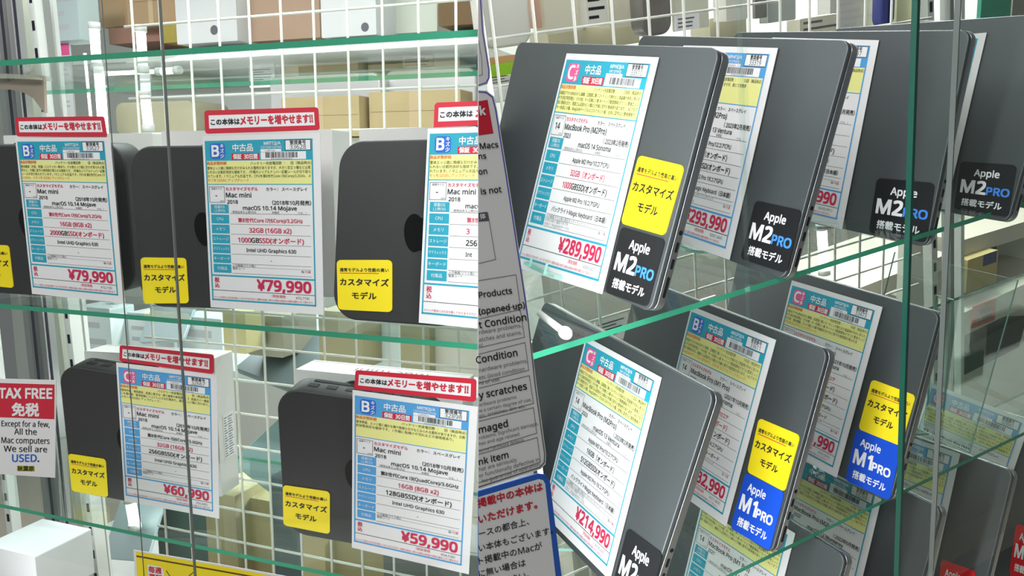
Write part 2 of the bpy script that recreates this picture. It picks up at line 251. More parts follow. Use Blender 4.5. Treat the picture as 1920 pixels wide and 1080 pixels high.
DATA = json.loads("""{"L1":{"bay":"R","m":[[0.07325,0.9302,0.35967,0.34842],[-0.99607,0.08624,-0.02018,0.68355],[-0.04979,-0.35678,0.93286,-0.23895]]},"L2":{"bay":"R","m":[[0.01595,0.94682,0.32138,0.51804],[-0.99866,0.03091,-0.04148,0.69682],[-0.0492,-0.32029,0.94604,-0.25351]]},"L3":{"bay":"R","m":[[0.09521,0.97662,0.19272,0.71683],[-0.99458,0.10145,-0.02275,0.70856],[-0.04177,-0.18951,0.98099,-0.27361]]},"L4":{"bay":"R","m":[[-0.02234,0.95014,0.31102,0.8349],[-0.99968,-0.02503,0.00465,0.68764],[0.0122,-0.31082,0.95039,-0.27196]]},"L5":{"bay":"R","m":[[-0.0247,0.92558,0.37775,0.94172],[-0.99854,-0.00469,-0.05379,0.66772],[-0.04801,-0.37853,0.92434,-0.27974]]},"M1":{"bay":"R","m":[[0.00016,0.90767,0.41968,0.31221],[-0.99997,0.00361,-0.00741,0.66282],[-0.00824,-0.41967,0.90764,-0.52705]]},"M2":{"bay":"R","m":[[0.02995,0.9375,0.3467,0.48575],[-0.9995,0.03162,0.00084,0.68676],[-0.01018,-0.34655,0.93798,-0.54901]]},"M3":{"bay":"R","m":[[0.00297,0.95277,0.30369,0.66331],[-0.99999,0.00198,0.00357,0.68787],[0.0028,-0.30369,0.95277,-0.5596]]},"N1":{"bay":"R","m":[[0.0211,0.92633,0.37611,0.48596],[-0.99953,0.0112,0.0285,0.65885],[0.02218,-0.37653,0.92614,-0.78332]]},"N2":{"bay":"R","m":[[0.02033,0.93675,0.3494,0.64141],[-0.99921,0.00706,0.0392,0.65766],[0.03425,-0.34992,0.93615,-0.78915]]},"N3":{"bay":"R","m":[[0.04587,0.93229,0.35878,0.76822],[-0.99688,0.0196,0.07651,0.65353],[0.0643,-0.36117,0.93028,-0.79681]]},"N4":{"bay":"R","m":[[0.04587,0.93229,0.35878,0.91322],[-0.99688,0.0196,0.07651,0.65353],[0.0643,-0.36117,0.93028,-0.80081]]},"sL1y":[[0.09292,0.12606],[0.15222,0.12476],[0.15027,0.06532],[0.09163,0.06406]],"sL1m":[[0.09341,0.06149],[0.15224,0.06277],[0.1518,0.00355],[0.09327,0.00052]],"sL2m":[[0.09609,0.06513],[0.15558,0.06693],[0.15716,0.00718],[0.09628,0.00577]],"sL3m":[[0.08517,0.06429],[0.15211,0.06812],[0.15567,0.00532],[0.08709,0.0026]],"sL4m":[[0.08367,0.05964],[0.14938,0.06135],[0.15544,0.00543],[0.09035,0.005]],"sM1m":[[0.10422,0.06423],[0.15767,0.06803],[0.16257,-0.00079],[0.10912,-0.0046]],"sM2y":[[0.09639,0.12624],[0.15216,0.12977],[0.15228,0.06825],[0.09946,0.06548]],"sM2m":[[0.09774,0.06467],[0.15166,0.06795],[0.1534,0.00337],[0.09697,-0.00156]],"sM3y":[[0.09696,0.12584],[0.15427,0.12714],[0.15249,0.06723],[0.09569,0.06397]],"sM3m":[[0.09336,0.06408],[0.15255,0.06701],[0.15616,0.00356],[0.0956,-0.00055]],"sN3m":[[0.09789,0.0818],[0.14173,0.0874],[0.15047,0.01896],[0.10663,0.01336]],"sN4m":[[0.10065,0.08034],[0.14405,0.08418],[0.15012,0.01544],[0.10672,0.01161]],"cL1":{"bay":"R","m":[[0.07325,0.9302,0.35967,0.34512],[-0.99607,0.08624,-0.02018,0.66649],[-0.04979,-0.35678,0.93286,-0.24663]],"q":[[-0.06993,0.21874],[0.07094,0.21883],[0.07429,0.00582],[-0.07429,-0.00582]]},"cL2":{"bay":"R","m":[[0.01595,0.94682,0.32138,0.51669],[-0.99866,0.03091,-0.04148,0.68481],[-0.0492,-0.32029,0.94604,-0.25304]],"q":[[-0.08011,0.21034],[0.0626,0.21108],[0.07135,0.00037],[-0.07135,-0.00037]]},"cL3":{"bay":"R","m":[[0.09521,0.97662,0.19272,0.7134],[-0.99458,0.10145,-0.02275,0.72865],[-0.04177,-0.18951,0.98099,-0.27105]],"q":[[-0.0694,0.21302],[0.07856,0.20981],[0.07398,-0.0016],[-0.07398,0.0016]]},"cL4":{"bay":"R","m":[[-0.02234,0.95014,0.31102,0.83314],[-0.99968,-0.02503,0.00465,0.68038],[0.0122,-0.31082,0.95039,-0.27097]],"q":[[-0.08072,0.19874],[0.0672,0.20371],[0.07396,0.00248],[-0.07396,-0.00248]]},"cM1":{"bay":"R","m":[[0.00016,0.90767,0.41968,0.31375],[-0.99997,0.00361,-0.00741,0.62697],[-0.00824,-0.41967,0.90764,-0.51974]],"q":[[-0.0846,0.201],[0.05151,0.20263],[0.06806,0.00081],[-0.06806,-0.00081]]},"cM2":{"bay":"R","m":[[0.02995,0.9375,0.3467,0.48397],[-0.9995,0.03162,0.00084,0.6627],[-0.01018,-0.34655,0.93798,-0.55084]],"q":[[-0.06672,0.21498],[0.06867,0.2143],[0.06769,-0.00034],[-0.06769,0.00034]]},"cM3":{"bay":"R","m":[[0.00297,0.95277,0.30369,0.66069],[-0.99999,0.00198,0.00357,0.67303],[0.0028,-0.30369,0.95277,-0.56199]],"q":[[-0.06527,0.21198],[0.07353,0.21268],[0.0694,0.00035],[-0.0694,-0.00035]]},"cN1":{"bay":"R","m":[[0.0211,0.92633,0.37611,0.48545],[-0.99953,0.0112,0.0285,0.63712],[0.02218,-0.37653,0.92614,-0.78043]],"q":[[-0.07949,0.20799],[0.06846,0.21187],[0.07397,0.00194],[-0.07397,-0.00194]]},"cN2":{"bay":"R","m":[[0.02033,0.93675,0.3494,0.63844],[-0.99921,0.00706,0.0392,0.64333],[0.03425,-0.34992,0.93615,-0.79223]],"q":[[-0.07791,0.20858],[0.07006,0.21135],[0.07399,0.00138],[-0.07399,-0.00138]]},"cN3":{"bay":"R","m":[[0.04587,0.93229,0.35878,0.77039],[-0.99688,0.0196,0.07651,0.63346],[0.0643,-0.36117,0.93028,-0.78732]],"q":[[-0.07787,0.2086],[0.0701,0.21133],[0.07399,0.00137],[-0.07399,-0.00137]]},"cN4":{"bay":"R","m":[[0.04587,0.93229,0.35878,0.91721],[-0.99688,0.0196,0.07651,0.65811],[0.0643,-0.36117,0.93028,-0.78528]],"q":[[-0.05612,0.21547],[0.09136,0.20305],[0.07374,-0.00621],[-0.07374,0.00621]]},"cA1":{"bay":"L","m":[[0.99643,-0.08136,0.02255,-0.82541],[0.08225,0.99574,-0.04159,0.70424],[-0.01907,0.04329,0.99888,-0.15443]],"q":[[-0.0681,0.19041],[0.06797,0.1929],[0.06838,-0.00142],[-0.06838,0.00142]],"strip":[[-0.06331,0.21322],[0.06303,0.21478],[0.06497,0.19228],[-0.06405,0.19107]]},"cA2":{"bay":"L","m":[[0.98757,-0.15716,0.00353,-0.56066],[0.15712,0.98754,0.00851,0.71695],[-0.00482,-0.00785,0.99996,-0.15473]],"q":[[-0.06873,0.18996],[0.06887,0.19299],[0.06784,-0.00146],[-0.06784,0.00146]],"strip":[[-0.06415,0.21688],[0.0678,0.21935],[0.06895,0.19575],[-0.06412,0.19222]]},"cA3":{"bay":"L","m":[[0.99984,0.01774,0.00115,-0.29212],[-0.01774,0.99136,0.12993,0.69506],[0.00116,-0.12993,0.99152,-0.15149]],"q":[[-0.06988,0.19304],[0.06297,0.19402],[0.07011,-0.00126],[-0.07011,0.00126]],"strip":[[-0.06293,0.21795],[0.05646,0.21877],[0.05922,0.19607],[-0.06287,0.19396]]},"cB1":{"bay":"L","m":[[0.9823,-0.16354,0.09134,-0.75465],[0.16953,0.98356,-0.06225,0.75806],[-0.07966,0.07663,0.99387,-0.43352]],"q":[[-0.06865,0.19089],[0.06879,0.19291],[0.06733,-0.00094],[-0.06733,0.00094]],"strip":[[-0.06128,0.21467],[0.06581,0.21863],[0.06519,0.1938],[-0.06298,0.19373]]},"cB2":{"bay":"L","m":[[0.98876,-0.11398,0.0968,-0.39454],[0.1232,0.9878,-0.09528,0.72781],[-0.08476,0.10613,0.99073,-0.4227]],"q":[[-0.06812,0.18991],[0.06855,0.19346],[0.06794,-0.00161],[-0.06794,0.00161]],"strip":[[-0.06442,0.21336],[0.06598,0.22349],[0.06649,0.19895],[-0.06572,0.1921]]},"mA0":{"bay":"L","m":[[0.9959,-0.08459,0.03205,-0.90418],[0.08608,0.99511,-0.04834,0.77024],[-0.02781,0.0509,0.99832,-0.15541]]},"sA0":[[-0.07334,0.05527],[-0.01429,0.05638],[-0.01326,-0.00041],[-0.07362,0.00046]],"mA1":{"bay":"L","m":[[0.99707,-0.07571,0.0108,-0.91691],[0.07627,0.99469,-0.06907,0.72716],[-0.00552,0.06969,0.99755,-0.15982]]},"sA1":[[-0.10331,0.06369],[-0.03686,0.06384],[-0.03925,0.00838],[-0.10693,0.01075]],"mA2":{"bay":"L","m":[[0.98914,-0.14681,-0.00693,-0.65764],[0.14673,0.98911,-0.011,0.74194],[0.00847,0.00986,0.99992,-0.16213]]},"sA2":[[-0.08965,0.05909],[-0.0287,0.05938],[-0.02927,0.00558],[-0.09038,0.00344]],"mA3":{"bay":"L","m":[[0.99969,0.02444,-0.00543,-0.38211],[-0.02345,0.98994,0.1395,0.71521],[0.00878,-0.13933,0.99021,-0.15667]]},"sA3":[[-0.09123,0.06255],[-0.02357,0.0649],[-0.02087,0.01104],[-0.08683,0.00999]],"mB1":{"bay":"L","m":[[0.98177,-0.15414,0.11123,-0.84397],[0.16683,0.97919,-0.11555,0.78122],[-0.09111,0.13199,0.98705,-0.44771]]},"sB1":[[-0.09253,0.0592],[-0.03516,0.06073],[-0.03684,0.00233],[-0.09316,0.00174]],"mB2":{"bay":"L","m":[[0.98447,-0.14306,0.10177,-0.47367],[0.1577,0.97533,-0.1545,0.75473],[-0.07715,0.16815,0.98274,-0.43155]]},"sB2":[[-0.09268,0.06521],[-0.03442,0.06653],[-0.03635,0.00911],[-0.09479,0.01035]],"bA1":{"bay":"L","m":[[0.99711,-0.07589,-0.00348,-0.94481],[0.07589,0.99712,-0.00027,0.82348],[0.00349,-0.0,0.99999,-0.15339]],"w":0.25},"bA2":{"bay":"L","m":[[0.98916,-0.14682,-0.00235,-0.64802],[0.14682,0.98916,-0.00035,0.80308],[0.00237,-0.0,1.0,-0.15358]],"w":0.2265},"bA3":{"bay":"L","m":[[0.99962,0.02468,-0.01265,-0.3797],[-0.02468,0.9997,0.00031,0.78775],[0.01266,-0.0,0.99992,-0.15486]],"w":0.1993},"bB1":{"bay":"L","m":[[0.98784,-0.1555,-0.00085,-0.86115],[0.1555,0.98784,-0.00013,0.8412],[0.00086,0.0,1.0,-0.45603]],"w":0.2051},"bB2":{"bay":"L","m":[[0.98883,-0.14512,0.03389,-0.48626],[0.14504,0.98941,0.00497,0.8116],[-0.03426,-0.0,0.99941,-0.44512]],"w":0.2131}}""")
# ---------------------------------------------------------------- price cards (sheet units: millimetres on a 148 x 210 sheet)
FOOT = 'スペック表示には万全を期しておりますが万が一実際の商品と異なる場合は商品の状態を優先させて頂きます。'
LABELS = ['CPU', 'メモリ', 'ストレージ', 'グラフィックス', 'キーボード', '付属品']
def card_print(I, d, cut=999):
    X = lambda u: 3+136*u
    Y = lambda t: 6+194.5*t
    k = d['ink']; wf = .86 if d['size'] != '-' else 1.0      # the laptop cards are set narrower
    def R(u0, t0, u1, t1, ink, layer=1):
        if X(u0) < cut: I.rect(X(u0), Y(t0), min(X(u1), cut), Y(t1), ink, layer)
    def T(s, u, t, size, ink, bold=0, align='l', wmax=None, wide=1.0, layer=3):
        if ink in ('black', 'crimson'): wide *= wf
        w = (glyphs(s)[3]-glyphs(s)[2])*size*wide; w = min(w, wmax) if wmax else w
        x0 = X(u)-(w/2 if align == 'c' else w if align == 'r' else 0)
        if x0+w > cut+1:
            if x0 > cut-8: return
            n = int(len(s)*(cut-x0)/w)
            if n < 1: return
            T(s[:n], (x0-3)/136, t, size, ink, bold, 'l', None, wide, layer); return
        I.text(s, X(u), Y(t), size, ink, bold, align, layer, wmax, wide)
    # coloured header, grade badge
    R(0, 0, 1, .121, k)
    bad = 'navy' if d['grade'] == 'B' else 'pink'
    I.rrect(X(.05), Y(.016), X(.195), Y(.11), 4, bad, 2)
    T(d['grade'], .102, .062, 17.5, 'white', .03, 'c', layer=4)
    for i, ch in enumerate('キズ少' if d['grade'] == 'B' else 'キズ多'): T(ch, .168, .033+.03*i, 5.4, 'white', .02, 'c', layer=4)
    T('中古品', .365, .045, 9.4, 'white', .02, 'c', 26)
    R(.255, .078, .515, .118, 'red', 2); T('保証  30日間', .385, .098, 6.4, 'white', .03, 'c', 31)
    T(d['code'], .64, .022, 4.6, 'white', .02, 'c'); T(d['code2'], .63, .045, 3.6, 'white', 0, 'c')
    R(.53, .056, .72, .075, 'white', 2); R(.53, .072, .94, .117, 'white', 2)
    T('K_'+d['code'], .62, .065, 2.2, 'grey', 0, 'c')
    rnd = random.Random(d['no']); u = .575
    while u < .865:
        w = rnd.choice((.003, .003, .006, .009)); R(u, .075, u+w, .107, 'black', 3); u += w+rnd.choice((.003, .004, .007))
    T(' '.join(str(rnd.randint(0, 9)) for _ in range(12)), .72, .113, 2.6, 'black', 0, 'c')
    R(.755, .004, .985, .066, 'white', 2)
    if cut > 139: I.frame(X(.755), Y(.004), X(.985), Y(.066), .6, 'black', 3)
    T('管理番号', .87, .02, 5.0, 'black', .015, 'c'); T(d['no'], .87, .046, 6.6, 'black', 0, 'c', wide=1.05)
    # condition note
    R(0, .124, 1, .262, 'yellow'); T('商品状態詳細', .012, .136, 4.4, 'orange', .01)
    T('バッテリー充放電回数  ：', .43, .139, 4.0, 'black'); T(d.get('cyc', '')+'回（検品時点）', .985, .139, 4.0, 'black', 0, 'r')
    t = .166
    for s, ink in d['note']:
        T(s, .015, t, 4.05, ink, 0, 'l', 131); t += .0245
    R(0, .262, 1, .267, k)
    # model block
    if X(.175) < cut: I.frame(X(.022), Y(.278), X(.172), Y(.377), .5, 'grey', 2)
    T('画面サイズ', .097, .291, 2.9, 'grey', 0, 'c'); T(d['size'], .09, .331, 8.6, 'black', .015, 'c'); T('inch', .145, .367, 2.7, 'grey', 0, 'c')
    if d.get('custom', 1): T('カスタマイズモデル', .185, .293, 4.7, 'crimson', .015)
    T('カラー： スペースグレイ', .57, .294, 4.6, 'black', .01)
    T(d['name'], .185, .33, 7.4, 'black', .016, wide=1.06); T(d['year'], .195, .372, 5.8, 'black', .016, wide=1.06)
    T(d['rel'], .975, .375, 5.9, 'black', .015, 'r', wide=1.0)
    T(d['os'], .595, .408, 6.4, 'black', .016, 'c', wide=1.08)
    T('（使用出来る上限OSは', .235, .434, 3.3, 'grey'); T('未確定', .65, .434, 3.2, 'grey', 0, 'c'); T('です。）', .93, .436, 3.2, 'grey', 0, 'r')
    R(.03, .388, .205, .443, k); T('搭載OS', .117, .404, 4.2, 'white', 0, 'c'); T('(上限OS)', .117, .427, 3.8, 'white', 0, 'c')
    for i, s in enumerate(LABELS):
        t0 = .452+.0623*i; R(.03, t0, .205, t0+.055, k); T(s, .117, t0+.027, 4.6 if i != 3 else 3.9, 'white', 0, 'c', 21)
    for t0 in (.443, .508, .571, .633, .696, .757, .818): R(.215, t0, .965, t0+.0022, 'grey')
    for key, t0, sz, b in (('cpu', .484, 5.8, .016), ('mem', .545, 7.3, .018), ('ssd', .607, 7.6, .02), ('gpu', .669, 5.7, .014), ('kb', .73, 5.8, .014)):
        segs = d[key]
        if isinstance(segs, str): T(segs, .595, t0, sz, 'black', b, 'c', 96)
        elif cut > 139: I.run(segs, X(.595), Y(t0), sz, b, layer=3, wide=wf)
        else: T(segs[0][0], .36, t0, sz, segs[0][1], b)
    for i, s in enumerate(d['acc']): T(s, .22, .768+.019*i, 3.4, 'grey')
    R(.215, .777, .965, .7785, 'grey'); T('箱/', .905, .79, 3.4, 'grey', 0, 'r'); T('付属', .91, .79, 3.4, 'crimson')
    # price
    R(0, .832, 1, .842, k)
    T('税', .057, .866, 6.6, 'crimson', .02, 'c'); T('込', .057, .9, 6.6, 'crimson', .02, 'c')
    if cut > 139: T('¥'+d['price'], .955, .886, 17.5, 'crimson', .034, 'r', wide=1.05)
    R(.01, .931, .99, .934, 'black', 2)
    if cut > 139: T('（税抜価格', .72, .951, 4.2, 'crimson', 0, 'r'); T('¥'+d['net']+'）', .94, .954, 4.2, 'grey', 0, 'r')
    T(FOOT, .02, .978, 2.9, 'crimson', 0, 'l', 130)
    # border
    R(0, .121, .012, 1, k, 2); R(.988, .121, 1, 1, k, 2); R(0, .99, 1, 1, k, 2)
def price_card(key, d, label, group, cut=999):
    q = DATA['c'+key]['q']; f0 = homography([(0, 0), (148, 0), (148, 210), (0, 210)], q)
    curl = d.get('curl', 0)
    mb = MB(); w = min(148, cut)
    def P(x, y, dy): u, v = f0(x, y); return (u, dy, v)
    mb.hexa([P(0, 0, 0), P(w, 0, 0), P(w, 210, 0), P(0, 210, 0), P(0, 0, .0006), P(w, 0, .0006), P(w, 210, .0006), P(0, 210, .0006)], PAPER)
    card_print(Ink(mb, f0, 0.0), d, cut)
    o = mb.build('price_card', M=pose('c'+key)); prop(o, label, 'price card', group)
    st = DATA['c'+key].get('strip')
    if st:
        f = homography([(0, 0), (148, 0), (148, 30), (0, 30)], st); m2 = MB(); xr = 148 if cut > 148 else cut-2
        I = Ink(m2, f, -.0012)
        def Q(x, y, dy): u, v = f(x, y); return (u, dy, v)
        if cut > 148:
            pts = rrect(148, 30, 3.5, 4, 74, 15)
        else:
            pts = [(xr, 0), (xr, 30), (0, 30), (0, 3), (3, 0)]
        n = len(pts); m2.add([Q(x, y, -.0012) for x, y in pts]+[Q(x, y, -.0003) for x, y in pts], [tuple(range(n)), tuple(range(2*n-1, n-1, -1))]+[(i, i+n, (i+1) % n+n, (i+1) % n) for i in range(n)], INKS['red'])
        I.rect(5.5, 6.5, min(142.5, xr), 23.5, 'white', 1)
        if cut > 148:
            I.text('この本体は', 8, 15.5, 8.6, 'black', .035, 'l', 2, 37); I.text('メモリーを増やせます!!', 46, 14.8, 12.6, 'red', .04, 'l', 2, 94)
        else:
            I.text('この本体は', 8, 15.5, 8.6, 'black', .035, 'l', 2, 44); I.text('メ', 53, 14.8, 12.6, 'red', .05, 'l', 2)
        m2.build('header_strip', o)
    return o
ACC_MINI = ['入力機器(マウス等)/ -', '電源コード']
ACC_BOOK = ['入力機器(マウス等)/ 感圧タッチトラックパッド', '67W USB-C 電源アダプタ', 'USB-C - MagSafe3ケーブル']
MINI_D = dict(size='-', name='Mac mini', year='2018', rel='（2018年10月発売）', os='macOS 10.14 Mojave', gpu='Intel UHD Graphics 630', kb='-', acc=ACC_MINI)
B, Rr = 'black', 'crimson'
CARD = {}
CARD['A1'] = dict(MINI_D, ink='teal', grade='B', no='33627', code='MRTT2J/A', code2='C07Z20AEJYW0', price='79,990', net='72,718', cpu=[('第8世代Core i7(6Core)/3.2GHz', Rr)], mem=[('16GB (8GB x2)', Rr)], ssd=[('2000', Rr), ('GB', B), ('SSD(オンボード)', Rr)],
    note=[('筐体裏面（天板、底面）にステッカー痕あり。その他エッジ面に欠けが見られる箇', B), ('所など、外観に若干の使用感が見られる個体です。 /外箱のシリアルナンバー記載', B), ('シールが切り取られています。/マニュアル欠品です。CPUを第8世代Core i7/', B), ('3.2GHz、メモリを16GBにアップグレード', 'orange')])
CARD['A2'] = dict(MINI_D, ink='teal', grade='B', no='33628', code='MRTT2J/A', code2='C07Z901HJYW0', price='79,990', net='72,718', cpu=[('第8世代Core i7(6Core)/3.2GHz', Rr)], mem=[('32GB (16GB x2)', Rr)], ssd=[('1000', Rr), ('GB', B), ('SSD(オンボード)', Rr)],
    note=[('筐体エッジ面に微細な欠けがみられる箇所がありますが、大きく目立つ傷などは見', B), ('られない比較的良好な個体です。 /外箱のシリアルナンバー記載シールが切り取ら', B), ('れています。/ マニュアル欠品です。CPUを第8世代Core i7(6Core)/3.2GHz、メ', B), ('モリを32GBにアップグレード', 'orange')])
CARD['A3'] = dict(MINI_D, ink='teal', grade='B', no='33629', code='MRTT2J/A', code2='C07Z', price='79,990', net='72,718', cpu=[('第8世代', Rr)], mem=[('       3', Rr)], ssd=[('   256', B)], note=CARD['A2']['note'])
CARD['A3']['gpu'] = [('          Int', B)]
CARD['B1'] = dict(MINI_D, ink='blue', grade='C', no='32667', code='MRTT2J/A', code2='C07XX0AEJYVX', price='60,990', net='55,445', cpu='第8世代Core i5(6Core)/3.0GHz', mem=[('32GB (16GB x2)', Rr)], ssd='256GBSSD(オンボード)',
    note=[('【筐体外観：使用感有、底面に黒ずみ・擦り傷等の使用感有。】 底面カバー裏面', B), ('に水濡れ痕。筐体前面にヘコミと小さな打痕あり。筐体エッジ面に欠けあり。', B), ('メモリを32GBにアップグレード。', B)])
CARD['B2'] = dict(MINI_D, ink='blue', grade='B', no='32898', code='MRTR2J/A', code2='C07XK04QJYVW', price='59,990', net='54,536', cpu='第8世代Core i3(QuadCore)/3.6GHz', mem=[('16GB (8GB x2)', Rr)], ssd='128GBSSD(オンボード)',
    note=[('筐体表面、エッジ面に細かな傷や微細な欠けなどみられる箇所がありますが、比較', B), ('的状態良好な個体です。 / 外箱に色焼けや汚れなどの使用感あり。', B)])
BOOK_N = [('(液晶左下から約4分の1に線傷、広範囲に薄いコーティング焼れなど液晶傷が多めに見られ', B), ('ます(消灯時目視)] /（その他）キー右側にシ痕 キートップ軽度摩耗(テカリ)/ 筐体エッジ', B), ('部に微細な欠け、底面ゴム足部分に小傷など外観に若干の使用感があります。/ ACアダプ', B), ('タ一本部に小傷、MagSafeケーブルのコネクタに小傷、全体に変色など使用感有り。', B)]
BOOK_S = [('筐体エッジ面に微細な欠けがみられる箇所がありますが、総じて状態良', B), ('好な個体です。', B)]
MBP = dict(size='14', year='2023', rel='（ 2023年2月発売）', acc=ACC_BOOK, kb='バックライトMagic Keyboard（日本語）', name='MacBook Pro (M2Pro)')
CARD['L1'] = dict(MBP, ink='teal', grade='C', no='33510', code='MPHE3J/A', code2='MK1EFW0JJ', cyc='238', price='289,990', net='263,627', os='macOS 14 Sonoma', cpu='Apple M2 Pro/10コアCPU', mem=[('32GB（オンボード）', Rr)], ssd=[('1000', Rr), ('GBSSD(オンボード)', B)], gpu='Apple M2 Pro 16コアGPU', note=BOOK_N)
CARD['L2'] = dict(MBP, ink='blue', grade='B', no='33319', code='MPHF3J/A', code2='MK1EFW0JJ', cyc='53', price='293,990', net='267,264', os='macOS 13 Ventura', cpu='Apple M2 Pro/12コアCPU', mem='16GB（オンボード）', ssd='1000GBSSD(オンボード)', gpu='Apple M2 Pro 19コアGPU', note=BOOK_S, custom=0)
CARD['L3'] = dict(MBP, ink='blue', grade='B', no='33297', code='MPHE3J/A', code2='MK1EFW0JJ', cyc='41', price='274,990', net='249,991', os='macOS 13 Ventura', cpu='Apple M2 Pro/10コアCPU', mem='16GB（オンボード）', ssd='512GBSSD(オンボード)', gpu='Apple M2 Pro 16コアGPU', note=[('キートップ、パームレストに微細な使用感、キートップ表面軽', B), ('度摩耗あり。その他目立つ傷はなく、外観は比較', B), ('的良好な個体です。', B)], custom=0)
CARD['L4'] = dict(CARD['L3'], ink='teal', no='33315', price='224,990', net='204,536')
CARD['M1'] = dict(MBP, ink='teal', grade='C', no='33305', code='MPHE3J/A', code2='MK1EFW0JJ', cyc='112', price='214,990', net='195,445', os='macOS 13 Ventura', cpu='Apple M2 Pro/10コアCPU', mem='16GB（オンボード）', ssd='512GBSSD(オンボード)', gpu='Apple M2 Pro 16コアGPU', note=BOOK_N, custom=0)
MP1 = dict(MBP, year='2021', rel='（2021年10月発売）', name='MacBook Pro (M1 Pro)')
CARD['M2'] = dict(MP1, ink='teal', grade='B', no='33611', code='MKGP3J/A', code2='MK1EFW0JJ', cyc='165', price='232,990', net='211,809', os='macOS 14 Sonoma', cpu=[('Apple M1 Pro/10コア', Rr)], mem=[('32GB（オンボード）', Rr)], ssd='1000GBSSD(オンボード)', gpu='Apple M1 Pro 14コアGPU', kb='バックライトキーボード', note=BOOK_N[:3]+[('MagSafeケーブルに変色あり。CPUを10コアにアップグレード', 'orange')])
CARD['M3'] = dict(MP1, ink='teal', grade='C', no='33473', code='MKGP3J/A', code2='MK1EFW0JJ', cyc='34', price='221,990', net='201,809', os='macOS 13 Ventura', cpu=[('Apple M1 Pro/10コア', Rr)], mem='16GB（オンボード）', ssd='1000GBSSD(オンボード)', gpu='Apple M1 Pro 14コアGPU', kb='バックライトキーボード', note=BOOK_N[:2]+[('その他、筐体側面、エッジ面に小傷や微細な欠けなど若干の使用感が見られま', B), ('CPUを10コアにアップグレード', 'orange')])
CARD['N1'] = dict(MP1, ink='teal', grade='B', no='33402', code='MKGP3J/A', code2='MK1EFW0JJ', cyc='88', price='199,990', net='181,809', os='macOS 12 Monterey', cpu='Apple M1 Pro/8コアCPU', mem='16GB（オンボード）', ssd='512GBSSD(オンボード)', gpu='Apple M1 Pro 14コアGPU', note=BOOK_N[:3])
CARD['N2'] = dict(MBP, ink='teal', grade='B', no='33288', size='13', year='2022', rel='（ 2022年6月発売）', name='MacBook Pro (M2)', code='MNEH3J/A', code2='MK1EFW0JJ', cyc='61', price='149,990', net='136,355', os='macOS 12 Monterey', cpu='Apple M2/8コアCPU', mem='8GB（オンボード）', ssd='256GBSSD(オンボード)', gpu='Apple M2 10コアGPU', note=BOOK_N[:3])
CARD['N3'] = dict(MBP, ink='blue', grade='B', no='32952', size='13', year='Mid2020', rel='（2020年11月発売）', name='MacBook Pro (M1)', code='MYD82J/A', code2='C02FQ0', cyc='95', price='112,990', net='102,718', os='macOS 12 Monterey', cpu='Apple M1/8コアCPU', mem='8GB（オンボード）', ssd='256GBSSD(オンボード)', gpu='Apple M1 8コアGPU', note=BOOK_N[:3], custom=0)
CARD['N4'] = dict(CARD['N3'], grade='C', no='32841', price='109,990', net='99,991', note=BOOK_N)
GC = 'price cards for the small desktop computers'; GB = 'price cards for the laptops'
price_card('A1', CARD['A1'], 'white price card with red strip, number 33627, reading 79,990 yen', GC)
price_card('A2', CARD['A2'], 'white price card with red strip, number 33628, reading 79,990 yen', GC)
price_card('A3', CARD['A3'], 'upper row price card with red strip, cut off behind the white leaflet', GC, 68)
price_card('B1', CARD['B1'], 'white price card with red strip, number 32667, reading 60,990 yen', GC)
price_card('B2', CARD['B2'], 'white price card with red strip, number 32898, reading 59,990 yen', GC)
for k, lb in (('L1', 'bright price card number 33510 reading 289,990 yen on a grey laptop'), ('L2', 'price card number 33319 reading 293,990 yen, half behind a laptop'),
              ('L3', 'price card ending 3297, a strip showing between two upper row laptops'), ('L4', 'thin sliver of price card at the far right end of the upper row'),
              ('M1', 'bright price card number 33305 reading 214,990 yen'), ('M2', 'price card number 33611, price ending 2,990 yen'), ('M3', 'price card number 33473, price ending 990 yen'),
              ('N1', 'dim price card for a 14 inch 2021 laptop below the lowest glass shelf'), ('N2', 'dim price card with 2022 release date seen through the lower glass shelf'),
              ('N3', 'dim price card with 2020 release date behind the dark green glass edge'), ('N4', 'dim price card headed 13 inch Mid2020 at lower right')):
    price_card(k, CARD[k], lb, GB)

# ---------------------------------------------------------------- stickers (children of the machine they are stuck on)
def sticker(parent, key, kind):
    q = DATA['s'+key]; W, H = 60, 62
    f = homography([(0, 0), (W, 0), (W, H), (0, H)], q); mb = MB(); y = -.0009
    base = dict(y='lemon', k='coal', b='royal', r='scarlet')[kind[0]]
    P = rrect(W, H, 5, 5, W/2, H/2); n = len(P)
    V = [(f(x, z)[0], y, f(x, z)[1]) for x, z in P]+[(f(x, z)[0], -.0001, f(x, z)[1]) for x, z in P]
    mb.add(V, [tuple(range(n)), tuple(range(2*n-1, n-1, -1))]+[(i, i+n, (i+1) % n+n, (i+1) % n) for i in range(n)], INKS[base])
    I = Ink(mb, f, y)
    if kind[0] == 'y':
        I.text('通常モデルより性能の高い', 30, 12, 4.9, 'black', .02, 'c', 2, 53); I.rect(3.5, 15.6, 46, 16.4, 'red', 1)
        I.text('カスタマイズ', 30, 27, 9.6, 'black', .025, 'c', 2, 53); I.text('モデル', 30, 43.5, 9.4, 'black', .025, 'c', 2, 30)
    else:
        chip, col = kind[1:], 'sky' if kind[0] == 'k' else 'white'
        I.text('Apple', 31 if kind[0] == 'k' else 23, 13, 11, 'white', .025, 'c', 2, 27)
        xe = I.text(chip, 5, 31, 21, 'white', .035, 'l', 2, 29, .95); I.text('PRO', xe+1.6, 34, 12.5, col, .035, 'l', 2, 25, 1.0)
        I.text('搭載モデル', 30, 51, 9.6, 'white', .025, 'c', 2, 44)
    o = mb.build(dict(y='yellow_sticker', k='black_sticker', b='blue_sticker', r='red_sticker')[kind[0]], parent)
    return o
